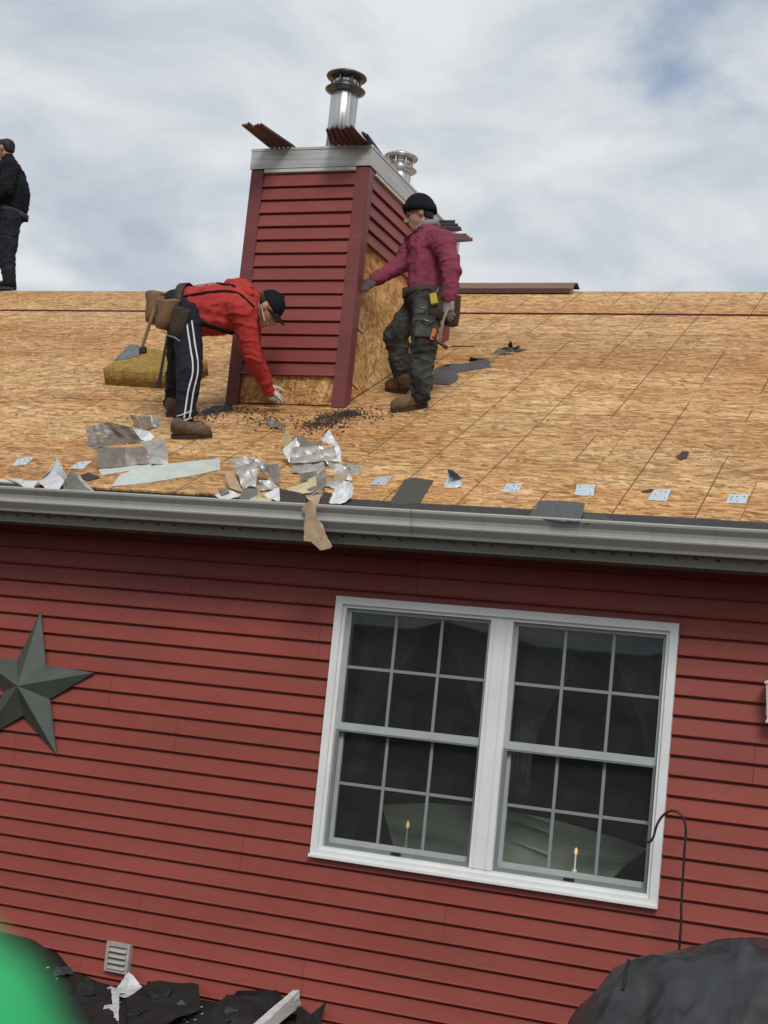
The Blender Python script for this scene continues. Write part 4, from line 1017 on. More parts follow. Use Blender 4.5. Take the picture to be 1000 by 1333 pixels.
# ------------------------------------------------------------------ worker in maroon, one hand on the chimney corner
def worker_maroon():
    A = at
    heelN, toeN = rf(557, 529), rf(509, 537); heelF, toeF = rf(535, 513), rf(503, 508)
    root = empty('person', (heelN + toeN) / 2); setp(root, 'person in maroon sweatshirt and black beanie touching the chimney corner', 'person')
    hipN, hipF = A(556, 397, 8.86), A(543, 400, 9.06); knN, knF = A(551, 456, 8.80), A(515, 437, 8.98); anN, anF = A(548, 512, 8.78), A(526, 494, 9.15)
    pel = A(552, 388, 8.96); wst = A(555, 374, 8.96); mid = A(558, 348, 8.97); ch = A(560, 322, 8.98)
    shN, shF = A(578, 313, 8.84), A(541, 317, 9.14); nk = A(557, 297, 9.0); hc = A(546, 278, 8.99)
    elN = A(588, 352, 8.80); wrN = A(585, 388, 8.78)
    elF = A(521, 346, 9.08); wrF = A(489, 364, 8.92)
    hf = V((-.88, -.34, -.36)); hu = V((-.30, -.10, .95))
    dN = V((0.02, -.02, -1)); nN = V((.2, 1, 0)); sN = V((-1, 0, 0))
    tipF = V((KX1 + .03, 8.83, A(468, 377, 8.83).z)); dF = (tipF - wrF); nF = V((-.35, .5, -.6)); sF = V((0, -.5, .85))
    k = .96
    body = head_prims(hc, hf, hu, k) + [[B(nk, .050), B(hc - hu*.05, .055)], [B(nk, .055), B(ch, .10)], [B(ch, .115), B(mid, .11)], [B(mid, .11), B(pel, .11)]]
    body += [[B(pel, .10), B(hipN, .07)], [B(pel, .10), B(hipF, .07)], [B(ch, .09), B(shN, .05)], [B(ch, .09), B(shF, .05)]]
    body += limb([hipN, knN, anN], [.07, .05, .036]) + limb([hipF, knF, anF], [.07, .05, .036]) + limb([shN, elN, wrN], [.046, .034, .022]) + limb([shF, elF, wrF], [.046, .034, .022])
    body += hand_prims(wrN, dN, nN, sN, .95, .55, .8) + hand_prims(wrF, dF, nF, sF, .9, .25, .8)
    body += [[B(anN, .026), B(heelN.lerp(toeN, .66) + RN * .040, .016)], [B(anF, .026), B(heelF.lerp(toeF, .66) + RN * .040, .016)]]
    finish('body', blob(body, .0062, 2), M_SKIN, root, smooth=True)
    head_details(hc, hf, hu, root, k)
    f, u, r, M = frame(hf, hu)
    bm = bmesh.new(); hull(bm, [B(hc - f*.045 - u*.030, (.066, .048, .050), M), B(hc - f*.03 + u*.03, (.074, .07, .055), M)]); finish('hair', bm_mesh(bm), M_HAIR, root, smooth=True)
    bm = cap_mesh(hc, hf, hu, k, -.004, (.094, .114, .126), .22); be = finish('beanie', bm_mesh(bm), M_BLKC, root, smooth=True)
    # turned-up cuff of the beanie
    bm = bmesh.new(); n = 40; rg = []
    c0 = hc + u*.022*k - f*.012*k
    for (zz_, e) in ((-.012, .000), (.016, .004), (.040, .004), (.044, -.003)):
        rg.append([bm.verts.new(c0 + r*math.cos(a*2*math.pi/n)*(.096*k + e) + f*math.sin(a*2*math.pi/n)*(.114*k + e) + u*(zz_ - .010 + .026 * math.sin(a*2*math.pi/n))) for a in range(n)])
    for j in range(3):
        for i in range(n): bm.faces.new((rg[j][i], rg[j][(i+1)%n], rg[j+1][(i+1)%n], rg[j+1][i]))
    bmesh.ops.recalc_face_normals(bm, faces=bm.faces[:]); bmesh.ops.solidify(bm, geom=bm.faces[:], thickness=.006)
    finish('cuff', bm_mesh(bm), M_BLKC, be, smooth=True)
    # sweatshirt
    sw = [[B(A(555, 381, 8.96), (.125, .135, .10)), B(mid, (.140, .150, .13))], [B(mid, (.140, .150, .13)), B(ch, (.140, .155, .12))], [B(ch, .130), B(shN, .076), B(shF, .076)], [B(ch, .12), B(nk, .066)]]
    sw += limb([shN, elN, wrN], [.078, .064, .046]) + limb([shF, elF, wrF], [.078, .060, .044])
    a1 = (elN - shN).normalized(); a2 = (wrN - elN).normalized(); a3 = (wrF - elF).normalized()
    me = blob(sw, .007, 3, .0095, 12, 6, [(elN, .12, a1, .008, 110), (wrN - a2*.05, .11, a2, .007, 150), (elF, .12, a3, .007, 110), (wrF, .10, a3, .006, 150), (A(556, 360, 8.9), .19, V((.45, 0, .9)).normalized(), .008, 75), (shN, .12, V((.6, 0, -.8)).normalized(), .005, 80)])
    tree = bvh(me); vd = (A(555, 350, 8.9) - CAM).normalized()
    sh = finish('sweatshirt', me, M_MAR, root, smooth=True)
    finish('collar', blob([[B(nk + V((0, -.052, .016)), .025), B(nk + V((-.064, -.034, -.014)), .021)], [B(nk + V((.054, -.026, .028)), .026), B(nk + V((0, -.052, .016)), .025)], [B(nk + V((.056, .03, .026)), .024), B(nk + V((.054, -.026, .028)), .026)], [B(nk + V((-.064, -.034, -.014)), .021), B(nk + V((-.075, .03, -.02)), .02)]], .006, 3), M_COLR, sh, smooth=True)
    # trousers with a cargo pocket
    tr = [[B(pel, (.128, .140, .115)), B(hipN, .092), B(hipF, .092)], [B(wst, .115), B(pel, .122)]]
    tr += limb([hipN, hipN.lerp(knN, .5), knN, knN.lerp(anN, .5), anN], [.094, .092, .084, .078, .068]) + limb([hipF, knF, anF], [.092, .082, .064])
    kd = (anN - knN).normalized()
    me = blob(tr, .007, 3, .0115, 13, 8, [(knN, .15, kd, .014, 80), (anN - kd*.06, .17, kd, .022, 75), (anF - kd*.04, .15, kd, .018, 80), (knF, .12, V((.5, 0, -.9)).normalized(), .007, 90), (hipN, .12, V((.5, 0, -.8)).normalized(), .006, 80)])
    tree2 = bvh(me); tro = finish('trousers', me, M_CARGO, root, smooth=True)
    pc = A(553, 425, 8.80); hit = tree2.ray_cast(pc - vd * .5, vd); n = hit[1]; p = hit[0]; dn = (knN - hipN).normalized(); s = n.cross(dn).normalized(); n = dn.cross(s) if dn.cross(s).dot(n) > 0 else -dn.cross(s)
    bm = bmesh.new(); obox(bm, p + n*.000, s*.062, dn*.075, n*.012); bev(bm, .008, 2); finish('cargo_pocket', bm_mesh(bm), M_CARGO, tro, smooth=True)
    bm = bmesh.new(); obox(bm, p + n*.012 - dn*.055, s*.065, dn*.022, n*.006); bev(bm, .004, 2); finish('pocket_flap', bm_mesh(bm), M_CARGO, tro, smooth=True)
    boot(root, heelN, toeN, anN, RN, M_BOOT, 1.1, .12, 'boot', .060); boot(root, heelF, toeF, anF, RN, M_BOOT, 1.08, .12, 'boot', .058)
    finish('glove', blob(hand_prims(wrN, dN, nN, sN, 1.0, .55, 1.2) + [[B(wrN - dN*.035, .038), B(wrN + dN*.02, .032)]], .0052, 2), M_GLOVG, root, smooth=True)
    finish('glove', blob(hand_prims(wrF, dF, nF, sF, .92, .25, 1.15) + [[B(wrF - a3*.03, .034), B(wrF + a3*.02, .030)]], .0052, 2), M_GLOVD, root, smooth=True)
    # belt
    bm = bmesh.new(); rr = []; bc = A(554, 384, 8.96)
    for t in (-.026, .026):
        for e in (0, .006):
            rr.append([bm.verts.new(bc + V(((.136 + e) * math.cos(a * math.pi / 20), (.148 + e) * math.sin(a * math.pi / 20), t + .02 * math.cos(a * math.pi / 20)))) for a in range(40)])
    for i in range(40):
        j = (i + 1) % 40
        for a, b in ((0, 1), (1, 3), (3, 2), (2, 0)): bm.faces.new((rr[a][i], rr[a][j], rr[b][j], rr[b][i]))
    belt = finish('tool_belt', bm_mesh(bm), M_LEATD, root, smooth=True)
    pouch(belt, A(573, 398, 8.83), V((.45, -1, 0)), V((.1, 0, 1)), .16, .20, .07, M_LEATD, flare=1.1)
    pouch(belt, A(583, 404, 8.95), V((1, -.5, 0)), V((-.2, 0, 1)), .14, .22, .07, M_LEATD, flare=1.1)
    pouch(belt, A(533, 382, 8.93), V((-1, -.4, 0)), V((0, 0, 1)), .06, .07, .05, M_LEATD, flare=1.05)
    bm = bmesh.new(); obox(bm, A(565, 389, 8.74), V((.022, 0, .006)), V((0, .016, 0)), V((-.010, 0, .036))); bev(bm, .006); tm = finish('tape_measure', bm_mesh(bm), M_YEL); setp(tm, 'yellow tape measure in the belt of the person in maroon', 'tape measure')
    bm = bmesh.new(); tube(bm, [A(567, 384, 8.735), A(571, 374, 8.74), A(577, 376, 8.76), A(575, 388, 8.77)], .005, 8); finish('tool_clip', bm_mesh(bm), M_STEEL, belt, smooth=True)
    for (q0, q1) in (((546, 401), (556, 399)), ((549, 415), (563, 419))):
        bm = bmesh.new(); tube(bm, [A(*q0, 8.72), A((q0[0]+q1[0])/2, (q0[1]+q1[1])/2 + .5, 8.70), A(*q1, 8.74)], .005, 8); finish('buckle_bar', bm_mesh(bm), M_STEEL, belt, smooth=True)
    # hammer held in the near hand
    hp = A(578, 414, 8.74); he = A(572, 445, 8.70)
    t = empty('hammer', he); setp(t, 'small hammer held low in the grey glove of the person in maroon', 'hammer')
    hp_top = A(584, 400, 8.76)
    bm = bmesh.new(); tube(bm, [hp_top, hp, he], [.010, .0085, .007], 8); finish('handle', bm_mesh(bm), M_COLR, t, smooth=True)
    bm = bmesh.new(); tube(bm, [A(563, 438, 8.69), A(570, 445, 8.70), A(577, 449, 8.70), A(582, 453, 8.70)], [.006, .011, .011, .013], 8); finish('head', bm_mesh(bm), M_BRDK, t, smooth=True)
    # orange-handled knife and a folded green rag hanging from the pouch
    bm = bmesh.new(); tube(bm, [A(566, 428, 8.74), A(562, 442, 8.74)], [.016, .012], 8); kn = finish('utility_knife', bm_mesh(bm), M_ORNG, smooth=False); setp(kn, 'orange-handled knife hanging from the belt of the person in maroon', 'knife')
worker_maroon()

# ------------------------------------------------------------------ man in black on the ridge
def ridge_man():
    Y0 = RY - 0.02
    A = at
    root = empty('person', A(6, 377, Y0)); setp(root, 'person in black sweater and face mask standing on the ridge', 'person')
    n0 = V((0, 0, 1))
    heN, toN = V((A(17, 376, Y0).x, Y0, RZ + .004)), V((A(-13, 376, Y0).x, Y0 - .01, RZ + .004))
    d = V((-1, -.05, 0))
    heF, toF = heN + V((-.10, .20, -.08)), toN + V((-.10, .20, -.08))
    anN, anF = heN + V((-.06, 0, .10)), heF + V((-.06, 0, .10))
    knN, knF = A(11, 327, Y0), A(6, 327, Y0 + .2); hipN, hipF = A(14, 285, Y0 - .02), A(10, 285, Y0 + .18); pel = A(13, 278, Y0 + .08); mid = A(16, 250, Y0 + .08); ch = A(12, 226, Y0 + .08)
    shN, shF = A(13, 217, Y0 - .11), A(7, 217, Y0 + .27); nk = A(11, 206, Y0 + .08); hc = A(7.5, 193.5, Y0 + .07)
    elN = A(9, 247, Y0 - .18); wrN = A(-12, 262, Y0 - .16); elF = A(5, 247, Y0 + .33); wrF = A(-14, 262, Y0 + .28)
    hf = V((-.95, .15, -.28)); hu = V((-.26, 0, .96)); k = 1.0
    hd_ = V((-1, .1, -.2))
    body = head_prims(hc, hf, hu, k) + [[B(nk, .055), B(hc - hu*.04, .058)], [B(nk, .06), B(ch, .12)], [B(ch, .13), B(mid, .12)], [B(mid, .13), B(pel, .12)]]
    body += [[B(pel, .11), B(hipN, .08)], [B(pel, .11), B(hipF, .08)], [B(ch, .1), B(shN, .055)], [B(ch, .1), B(shF, .055)]]
    body += limb([hipN, knN, anN], [.08, .055, .04]) + limb([hipF, knF, anF], [.08, .055, .04]) + limb([shN, elN, wrN], [.05, .038, .025]) + limb([shF, elF, wrF], [.05, .038, .025])
    body += hand_prims(wrN, hd_, V((0, 1, 0)), V((0, 0, 1)), .95, .5) + hand_prims(wrF, hd_, V((0, -1, 0)), V((0, 0, 1)), .95, .5)
    body += [[B(anN, .038), B(toN + V((.08, 0, .045)), .028)], [B(anF, .038), B(toF + V((.08, 0, .045)), .028)]]
    finish('body', blob(body, .0075, 2), M_SKIN, root, smooth=True)
    head_details(hc, hf, hu, root, k, False)
    f, u, r, M = frame(hf, hu)
    finish('hair', blob([[B(hc - f*.035 + u*.020, (.080, .078, .075), M), B(hc + f*.035 + u*.066, (.072, .072, .052), M)], [B(hc - f*.055 - u*.035, (.062, .04, .04), M), B(hc - f*.04 + u*.02, (.08, .07, .07), M)]], .008, 2, .004, 50, 3), M_HAIR, root, smooth=True)
    mk = finish('face_mask', blob([[B(hc + f*.075 - u*.05, (.050, .035, .045), M), B(hc + f*.10 - u*.045, (.030, .018, .03), M)]], .006, 3), M_MASK, root, smooth=True)
    for s in (1, -1):
        bm = bmesh.new(); tube(bm, [hc + r*s*.082 - u*.0 - f*.0, hc + r*s*.058 + f*.07 - u*.03], .003, 6); finish('ear_loop', bm_mesh(bm), M_MASK, mk)
    sw = [[B(A(16, 272, Y0 + .08), (.155, .19, .10)), B(mid, (.180, .215, .15))], [B(mid, (.180, .215, .15)), B(ch, (.155, .20, .13))], [B(ch, .145), B(shN, .085), B(shF, .085)], [B(ch, .13), B(nk, .068)]]
    sw += limb([shN, elN, wrN], [.088, .072, .048]) + limb([shF, elF, wrF], [.088, .072, .048])
    sh = finish('sweater', blob(sw, .009, 4, .009, 11, 9), M_BLKC, root, smooth=True)
    bm = bmesh.new(); rr = []
    bc = A(15.5, 277, Y0 + .08)
    for t in (-.03, .03):
        for e in (0, .008): rr.append([bm.verts.new(bc + V(((.160 + e) * math.cos(a * math.pi / 20), (.196 + e) * math.sin(a * math.pi / 20), t - .035 * math.cos(a * math.pi / 20)))) for a in range(40)])
    for i in range(40):
        j = (i + 1) % 40
        for a, b in ((0, 1), (1, 3), (3, 2), (2, 0)): bm.faces.new((rr[a][i], rr[a][j], rr[b][j], rr[b][i]))
    finish('waistband', bm_mesh(bm), M_COLR if False else M_CARGO, sh, smooth=True)
    tr = [[B(pel, (.155, .185, .13)), B(hipN, .110), B(hipF, .110)]] + limb([hipN, knN, anN], [.112, .082, .062]) + limb([hipF, knF, anF], [.112, .082, .062])
    finish('trousers', blob(tr, .009, 4, .010, 12, 11), M_NAVY, root, smooth=True)
    boot(root, heN, toN, anN, n0, M_BLKC, 1.0, .09, 'shoe', .052); boot(root, heF, toF, anF, n0, M_BLKC, 1.0, .09, 'shoe', .052)
ridge_man()

# ================================================================== LOOSE THINGS ON THE ROOF
def poly_sheet(name, verts, faces, mat, label=None, cat=None, group=None, parent=None, thick=0.0016, crumple=0.004, cuts=4, seed=0, place=rf, ragged=0.0035, fold=None):
    """bent sheet metal or paper: corner points (pixel column, row, height over the deck) joined by faces"""
    bm = bmesh.new(); P = [place(*v) for v in verts]
    vs_ = [bm.verts.new(p) for p in P]
    for f in faces: bm.faces.new([vs_[i] for i in f])
    if cuts:
        if mat in (M_ALU, M_ALUW, M_TAUPE): cuts = max(cuts, 6)
        bmesh.ops.triangulate(bm, faces=[f for f in bm.faces if len(f.verts) > 4])
        bmesh.ops.subdivide_edges(bm, edges=bm.edges[:], cuts=cuts, use_grid_fill=True)
    bmesh.ops.recalc_face_normals(bm, faces=bm.faces[:]); bm.normal_update()
    for v in bm.verts:
        p = v.co * 14 + V((seed * 5.1, 0, 0))
        v.co += v.normal * crumple * (noise.noise(p) + .6 * noise.noise(p * 2.7)) + V((1, 0, 0)) * crumple * .5 * noise.noise(p * 1.7)
    if fold is None: fold = .010 if mat in (M_ALU, M_ALUW) and crumple >= .003 else .006 if mat in (M_TAUPE, M_BEIGE, M_OLIVE) and crumple >= .003 else 0
    if fold:
        rf2 = random.Random(seed + 50); bm.normal_update()
        for _ in range(2):
            ax = V((rf2.uniform(-1, 1), rf2.uniform(-.6, .6), rf2.uniform(-1, 1))).normalized(); fq = rf2.uniform(9, 17); ph = rf2.uniform(0, 1)
            mv = [(v, v.normal * fold * (abs(((v.co.dot(ax) * fq + ph) % 1) * 2 - 1) - .5)) for v in bm.verts]
            for v, d_v in mv: v.co += d_v
    rg_ = random.Random(seed); edge = [v for v in bm.verts if v.is_boundary]; rag = ragged
    for v in edge: v.co += V((rg_.uniform(-1, 1), rg_.uniform(-1, 1) * .5, rg_.uniform(-1, 1) * .5)) * rag
    bmesh.ops.solidify(bm, geom=bm.faces[:], thickness=thick)
    o = finish(name, bm_mesh(bm), mat, parent, base=parent is None)
    if label: setp(o, label, cat, group)
    return o
def up_h(vs2, k=.0026, h0=.004):
    """heights for a crumpled piece: its lowest picture row rests on the deck"""
    m_ = max(y for _, y in vs2); return [(x, y, h0 + k * (m_ - y)) for x, y in vs2]
def cr(pts, ox=260, oy=550, s=4.545): return [(ox + x / s, oy + y / s) for x, y in pts]
GA = 'torn flashing scraps near the gutter'
# --- scraps beside the person in red
poly_sheet('flashing_scrap', [(111,557,.10),(140,549,.12),(171,556,.085),(116,580,.006),(152,570,.02),(184,573,.006),(123,584.5,.0),(153,578,.0),(184,576.5,.0)], [(0,1,4,3),(1,2,5,4),(3,4,7,6),(4,5,8,7)], M_TAUPE, 'folded taupe flashing sheet lying highest beside the brown shoe', 'flashing', seed=1, crumple=.006)
poly_sheet('flashing_scrap', [(126,583,.085),(163,583,.10),(190,581,.085),(127,610,.008),(164,607,.010),(196,603,.008)], [(0,1,4,3),(1,2,5,4)], M_TAUPE, 'wide taupe flashing sheet creased down its middle', 'flashing', seed=2, crumple=.004)
poly_sheet('flashing_scrap', [(128,611,.006),(164,608,.008),(197,604,.006),(133,619,.0),(165,614,.0),(197,606.5,.0)], [(0,1,4,3),(1,2,5,4)], M_PALE, 'blue-grey flange strip below the wide taupe sheet', 'flashing', seed=2, crumple=.002)
poly_sheet('flashing_scrap', [(182,575,.075),(214,572,.085),(195,605,.004),(220,604,.0)], [(0,1,3,2)], M_ALU, 'dull silver flashing square beside the wide taupe sheet', 'flashing', seed=3, crumple=.006)
poly_sheet('flashing_scrap', [(170,557,.05),(186,559,.05),(200,564,.035),(184,574,.0),(195,573.5,.0),(201,569,.012)], [(0,1,4,3),(1,2,5,4)], M_ALUW, 'bright white flashing scrap between taupe sheet and brown shoe', 'flashing', seed=4, crumple=.003)
poly_sheet('flashing_scrap', [(170,540,.07),(186,543,.10),(196,542,.07),(207,544,.06),(174,554,.0),(190,560,.02),(199,556,.01),(208,558,.0)], [(0,1,5,4),(1,2,6,5),(2,3,7,6)], M_ALU, 'crumpled silver flashing scrap behind the bright white one', 'flashing', seed=5, crumple=.010, cuts=4)
poly_sheet('flashing_strip', [(147,630,.012),(156,619,.020),(185,608,.026),(240,602,.024),(286,597,.024),(145,633.5,.0),(170,631.5,.0),(200,627.5,.0),(240,621.5,.0),(287,612,.0)], [(0,1,6,5),(1,2,7,6),(2,3,8,7),(3,4,9,8)], M_PALE, 'long pale grey flashing strip with a rounded end', 'flashing', seed=6, crumple=.0015, thick=.003, ragged=.001)
# --- bent channel and scraps at the gutter edge below the star side
poly_sheet('bent_flashing', [(50,627,.02),(68,611,.07),(84,624.5,.05),(77,639,.0),(62,638,.0),(61,615,.07),(75,597,.12),(87.5,622,.075)], [(0,1,2,3,4),(0,5,1),(5,6,1),(1,6,7,2)], M_ALUW, 'blue-white flashing bent into a peaked box at the gutter', 'flashing', seed=7, crumple=.0015)
poly_sheet('flashing_scrap', [(80,640,.004),(90,613,.06),(97,617,.05),(110,632,.02),(121,641,.0)], [(0,1,2,3,4)], M_OLIVE, 'olive-grey triangular flashing scrap beside the peaked box', 'flashing', seed=8, crumple=.004)
poly_sheet('flashing_scrap', [(95,615,.05),(100,615,.052),(123,640,.004),(118,641,.0)], [(0,1,2,3)], M_ALU, 'thin curled silver sliver beside the olive-grey triangle', 'flashing', seed=9, crumple=.006)
poly_sheet('shingle_scrap', [(104,619,.012),(115,615,.02),(131,621,.008),(113,627,.0)], [(0,1,2,3)], M_DKBR, 'small dark maroon shingle scrap behind the silver sliver', 'shingle', seed=10, crumple=.004)
poly_sheet('flashing_scrap', [(-14,627,.03),(3,623.5,.03),(30,624,.035),(33,637,.0),(26,629,.010),(-14,630,.004)], [(0,1,4,5),(1,2,3,4)], M_ALUW, 'white folded flashing edge lying along the gutter', 'flashing', seed=11, crumple=.002)
poly_sheet('flashing_scrap', [(31,626,.03),(50,626,.035),(43,637.5,.0),(32,637.5,.0)], [(0,1,2,3)], M_ALUW, 'small white flashing square beside the peaked box', 'flashing', seed=12, crumple=.002)
poly_sheet('flashing_scrap', [(-16,632,.008),(24,630,.010),(32,639,.0),(-16,637,.0)], [(0,1,2,3)], M_DKBR, 'dark brown flat scrap under the white folded edge', 'flashing', seed=13, crumple=.002)
# --- the crumpled pile between the strip and the tan paper
PA = 'crumpled flashing scraps piled at the gutter'
def scrap(pts, mat, label, seed, k=.0026, crumple=.006, cuts=3, h0=.004, name='flashing_scrap', cat='flashing', faces=None):
    v = up_h(cr(pts), k, h0)
    return poly_sheet(name, v, faces or [tuple(range(len(v)))], mat, label, cat, PA, seed=seed, crumple=crumple, cuts=cuts)
scrap([(175,215),(325,208),(357,277),(345,283),(330,380),(255,395),(213,287)], M_ALU, 'silver flashing with a taupe upper fold at the left of the pile', 21, .0028, .010, 3, faces=[(0,1,2,6),(6,2,3,4,5)])
scrap([(177,216),(323,209),(354,274),(214,284)], M_TAUPE, 'taupe painted flap folded back over silver flashing', 22, .0030, .003, 2, .058)
scrap([(145,290),(205,300),(255,412),(180,387)], M_TANP, 'tan curled scrap leaning on the silver flashing', 23)
scrap([(88,437),(130,395),(255,427),(150,467)], M_ALUW, 'white pointed scrap closest to the long pale strip', 24, .0018, .004)
scrap([(225,470),(260,400),(340,390),(345,440),(290,474)], M_OLIVE, 'dark grey scrap between white pointed and beige scraps', 25, .002)
scrap([(293,457),(345,432),(432,462),(350,482)], M_BEIGE, 'beige flat scrap at the gutter lip', 26, .0015, .004)
scrap([(328,215),(400,240),(440,312),(425,330),(358,290)], M_ALU, 'bright twisted silver scrap rising from the pile', 27, .0035, .014, 4, .03)
scrap([(353,347),(430,340),(472,387),(343,407)], M_ALU, 'crumpled silver scrap under the twisted one', 28, .003, .012, 4)
scrap([(398,245),(465,243),(477,372),(432,345)], M_TAUPE, 'upright taupe scrap beside the twisted silver one', 29, .0032, .006, 3, .01)
scrap([(373,427),(470,390),(477,472),(430,458)], M_ALUW, 'white scrap beside the beige flat one', 30, .002, .004)
# --- the pile round the tan paper
scrap([(488,95),(510,45),(547,92),(530,130),(495,155)], M_TANP, 'tan spike-shaped scrap at the back of the pile', 31, .0032, .005, 3, .02)
scrap([(495,165),(570,80),(592,140),(548,152),(532,242)], M_ALUW, 'white pointed flashing corner beside the tan spike', 32, .0032, .004, 2, .02)
scrap([(545,150),(640,142),(800,145),(812,232),(650,238),(540,247)], M_ALU, 'wide crumpled silver flashing across the pile', 33, .0032, .008, 4, .02, faces=[(0,1,4,5),(1,2,3,4)])
scrap([(600,70),(655,120),(720,108),(735,150),(640,150),(590,140)], M_TAUPE, 'taupe torn edge behind the wide silver flashing', 34, .003, .008, 3, .05)
scrap([(550,250),(650,244),(735,240),(742,302),(640,300),(546,300)], M_ALU, 'flat silver flange below the wide flashing', 35, .002, .004, 3, .006, faces=[(0,1,4,5),(1,2,3,4)])
scrap([(720,105),(765,45),(835,160),(840,240),(806,236),(800,147)], M_ALUW, 'tall white flashing peak above the wide silver piece', 36, .0034, .003, 2, .02, faces=[(0,1,2,5),(5,2,3,4)])
scrap([(743,225),(800,245),(875,240),(902,342),(830,337)], M_ALU, 'folded shiny flashing flap in front of the white peak', 37, .0032, .006, 3, .012)
scrap([(880,255),(945,253),(964,296),(905,312)], M_ALU, 'small silver scrap lying apart from the pile', 38, .0008, .003)
scrap([(695,310),(747,272),(752,350),(720,424),(690,415)], M_TAUPE, 'narrow upright taupe scrap above the tan paper', 39, .0032, .003, 2, .02)
scrap([(748,347),(850,340),(805,392),(733,377)], M_ALU, 'grey silver scrap beside the blotched white one', 40, .0024, .006)
scrap([(770,482),(803,385),(850,352),(890,345),(912,385),(906,442),(830,487)], M_ALUW, 'white blotched torn scrap at the gutter', 41, .0030, .008, 4)
scrap([(473,393),(560,410),(620,430),(642,482),(480,487)], M_DKBR, 'dark brown scrap tucked under the beige ledge', 42, .0018, .004)
scrap([(508,402),(580,372),(652,350),(690,400),(610,424)], M_BEIGE, 'beige torn board ledge above the dark brown scrap', 43, .0020, .006, 3, .022)
scrap([(700,487),(740,410),(807,432),(762,484)], M_DKBR, 'dark brown scrap beside the blotched white one', 44, .0018, .004)
scrap([(640,330),(690,320),(700,400),(650,390)], M_BEIGE, 'pale yellowish scrap behind the narrow taupe one', 45, .0026, .006)
_fill = [((240,300),(330,330),(300,360),(235,345),M_BEIGE,'beige torn scrap filling the middle of the pile'), ((400,330),(455,300),(470,350),(420,370),M_TANP,'tan torn scrap between silver and taupe pieces'),
         ((590,300),(690,290),(700,335),(600,345),M_OLIVE,'olive-grey scrap under the flat silver flange'), ((640,395),(730,360),(745,400),(660,430),M_TAUPE,'taupe scrap resting on the beige ledge'), ((800,300),(870,310),(860,350),(795,345),M_TANP,'tan scrap tucked behind the shiny flap'),
         ((560,60),(610,95),(600,140),(560,120),M_TAUPE,'taupe shard standing behind the white corner'), ((110,400),(165,380),(180,420),(130,440),M_TAUPE,'taupe sliver lying on the white pointed scrap')]
for i_, (a_, b_, c_, d_2, mt_, lb_) in enumerate(_fill): scrap([a_, b_, c_, d_2], mt_, lb_, 120 + i_, .0030, .008, 4, .012)
# tan paper lying on the deck and hanging over the gutter
top2 = cr([(622,432),(720,425),(700,482),(648,460)])
hang = cr([(650,455),(690,490),(690,560),(735,610),(750,670),(782,727),(775,745),(715,757),(660,705),(625,702),(612,630),(625,560),(605,510)])
yg = EY - 0.135
def place_tan(px, py, h): return rf(px, py, h) if h >= 0 else at(px, py, yg + 0.004 * math.sin(py * .25))
vv_ = [(x, y, .022) for x, y in top2] + [(x, y, -1) for x, y in hang]
poly_sheet('torn_paper', vv_, [(0,1,2,3), (3,2,5,4), (4,5,6,15,16), (6,7,8,13,14,15), (8,9,10,11,12,13)], M_TANP, 'torn tan paper hanging over the gutter', 'paper', seed=46, crumple=.005, cuts=3, place=place_tan)
# --- small galvanised plates along the first row of boards
GP = 'galvanised plates lying along the eave'
def plate(pts, label, seed, lift=.0, dark=False):
    e = poly_sheet('metal_plate', [(x, y, .003 + (lift if i in (0, 1) else 0)) for i, (x, y) in enumerate(pts)], [(0,1,2,3)], M_PLATE, label, 'metal plate', GP, seed=seed, crumple=.0030, cuts=3, thick=.0015, ragged=.0008)
    P = [rf(x, y, .0055) for x, y in pts]
    rp_ = random.Random(seed)
    for u_, v_ in [c_ for c_ in ((.2,.22),(.5,.22),(.8,.22),(.2,.5),(.8,.5),(.5,.78),(.8,.78)) if rp_.random() < .6]:
        u_ += rp_.uniform(-.06, .06); v_ += rp_.uniform(-.06, .06)
        q = P[0].lerp(P[1], u_).lerp(P[3].lerp(P[2], u_), v_) + RN * lift * (1 - v_)
        bm = bmesh.new(); lathe(bm, q - RN*.003, [(.0034, 0), (.0034, .004), (.001, .0050)], 8, RN); finish('nail_hole', bm_mesh(bm), M_NAIL, e)
    return e
plate([(24,597),(44,595.5),(34,604.5),(15,606)], 'galvanised plate uphill of the white folded edge', 51)
plate([(103,601),(120,600),(108,609.5),(90,610.5)], 'galvanised plate uphill of the dark maroon scrap', 52)
plate([(492,620.5),(511,619.5),(502,631),(481,631.5)], 'galvanised plate between the pile and the dark rectangular shingle', 53)
plate([(659,630),(680,629),(675,640.5),(654,640.5)], 'lone galvanised plate past the crumpled foil, uphill of the bare eave', 54)
plate([(751,631),(775,631),(773,645.5),(748,644.5)], 'galvanised plate uphill of the grey eave shingle', 55, .008)
plate([(851,638),(874,637),(868,652.5),(843,651)], 'galvanised plate with a brown scrap under its corner', 56, .004)
plate([(949,643.5),(975,643),(971,655.5),(945,655)], 'galvanised plate farthest past the grey eave shingle', 57)
poly_sheet('shingle_scrap', [(834,640,.002),(846,636.5,.004),(856,638,.004),(842,642,.001)], [(0,1,2,3)], M_DKBR, 'small brown scrap under the corner of a plate', 'shingle', seed=58, crumple=.002)
# torn foil
poly_sheet('foil_scrap', [(584,612,.05),(592,614,.045),(602,624,.03),(601,634,.004),(578,635.5,.0),(580,626,.018)], [(0,1,2,3,4,5)], M_PLATE, 'crumpled foil scrap with a dark torn top', 'foil', seed=59, crumple=.010, cuts=4)
poly_sheet('foil_scrap', [(583,611,.056),(591,613.5,.054),(603,623,.040),(598,623,.04),(586,621,.048)], [(0,1,2,3,4)], M_FELT, 'dark torn felt strip on top of the crumpled foil', 'felt', seed=60, crumple=.003)
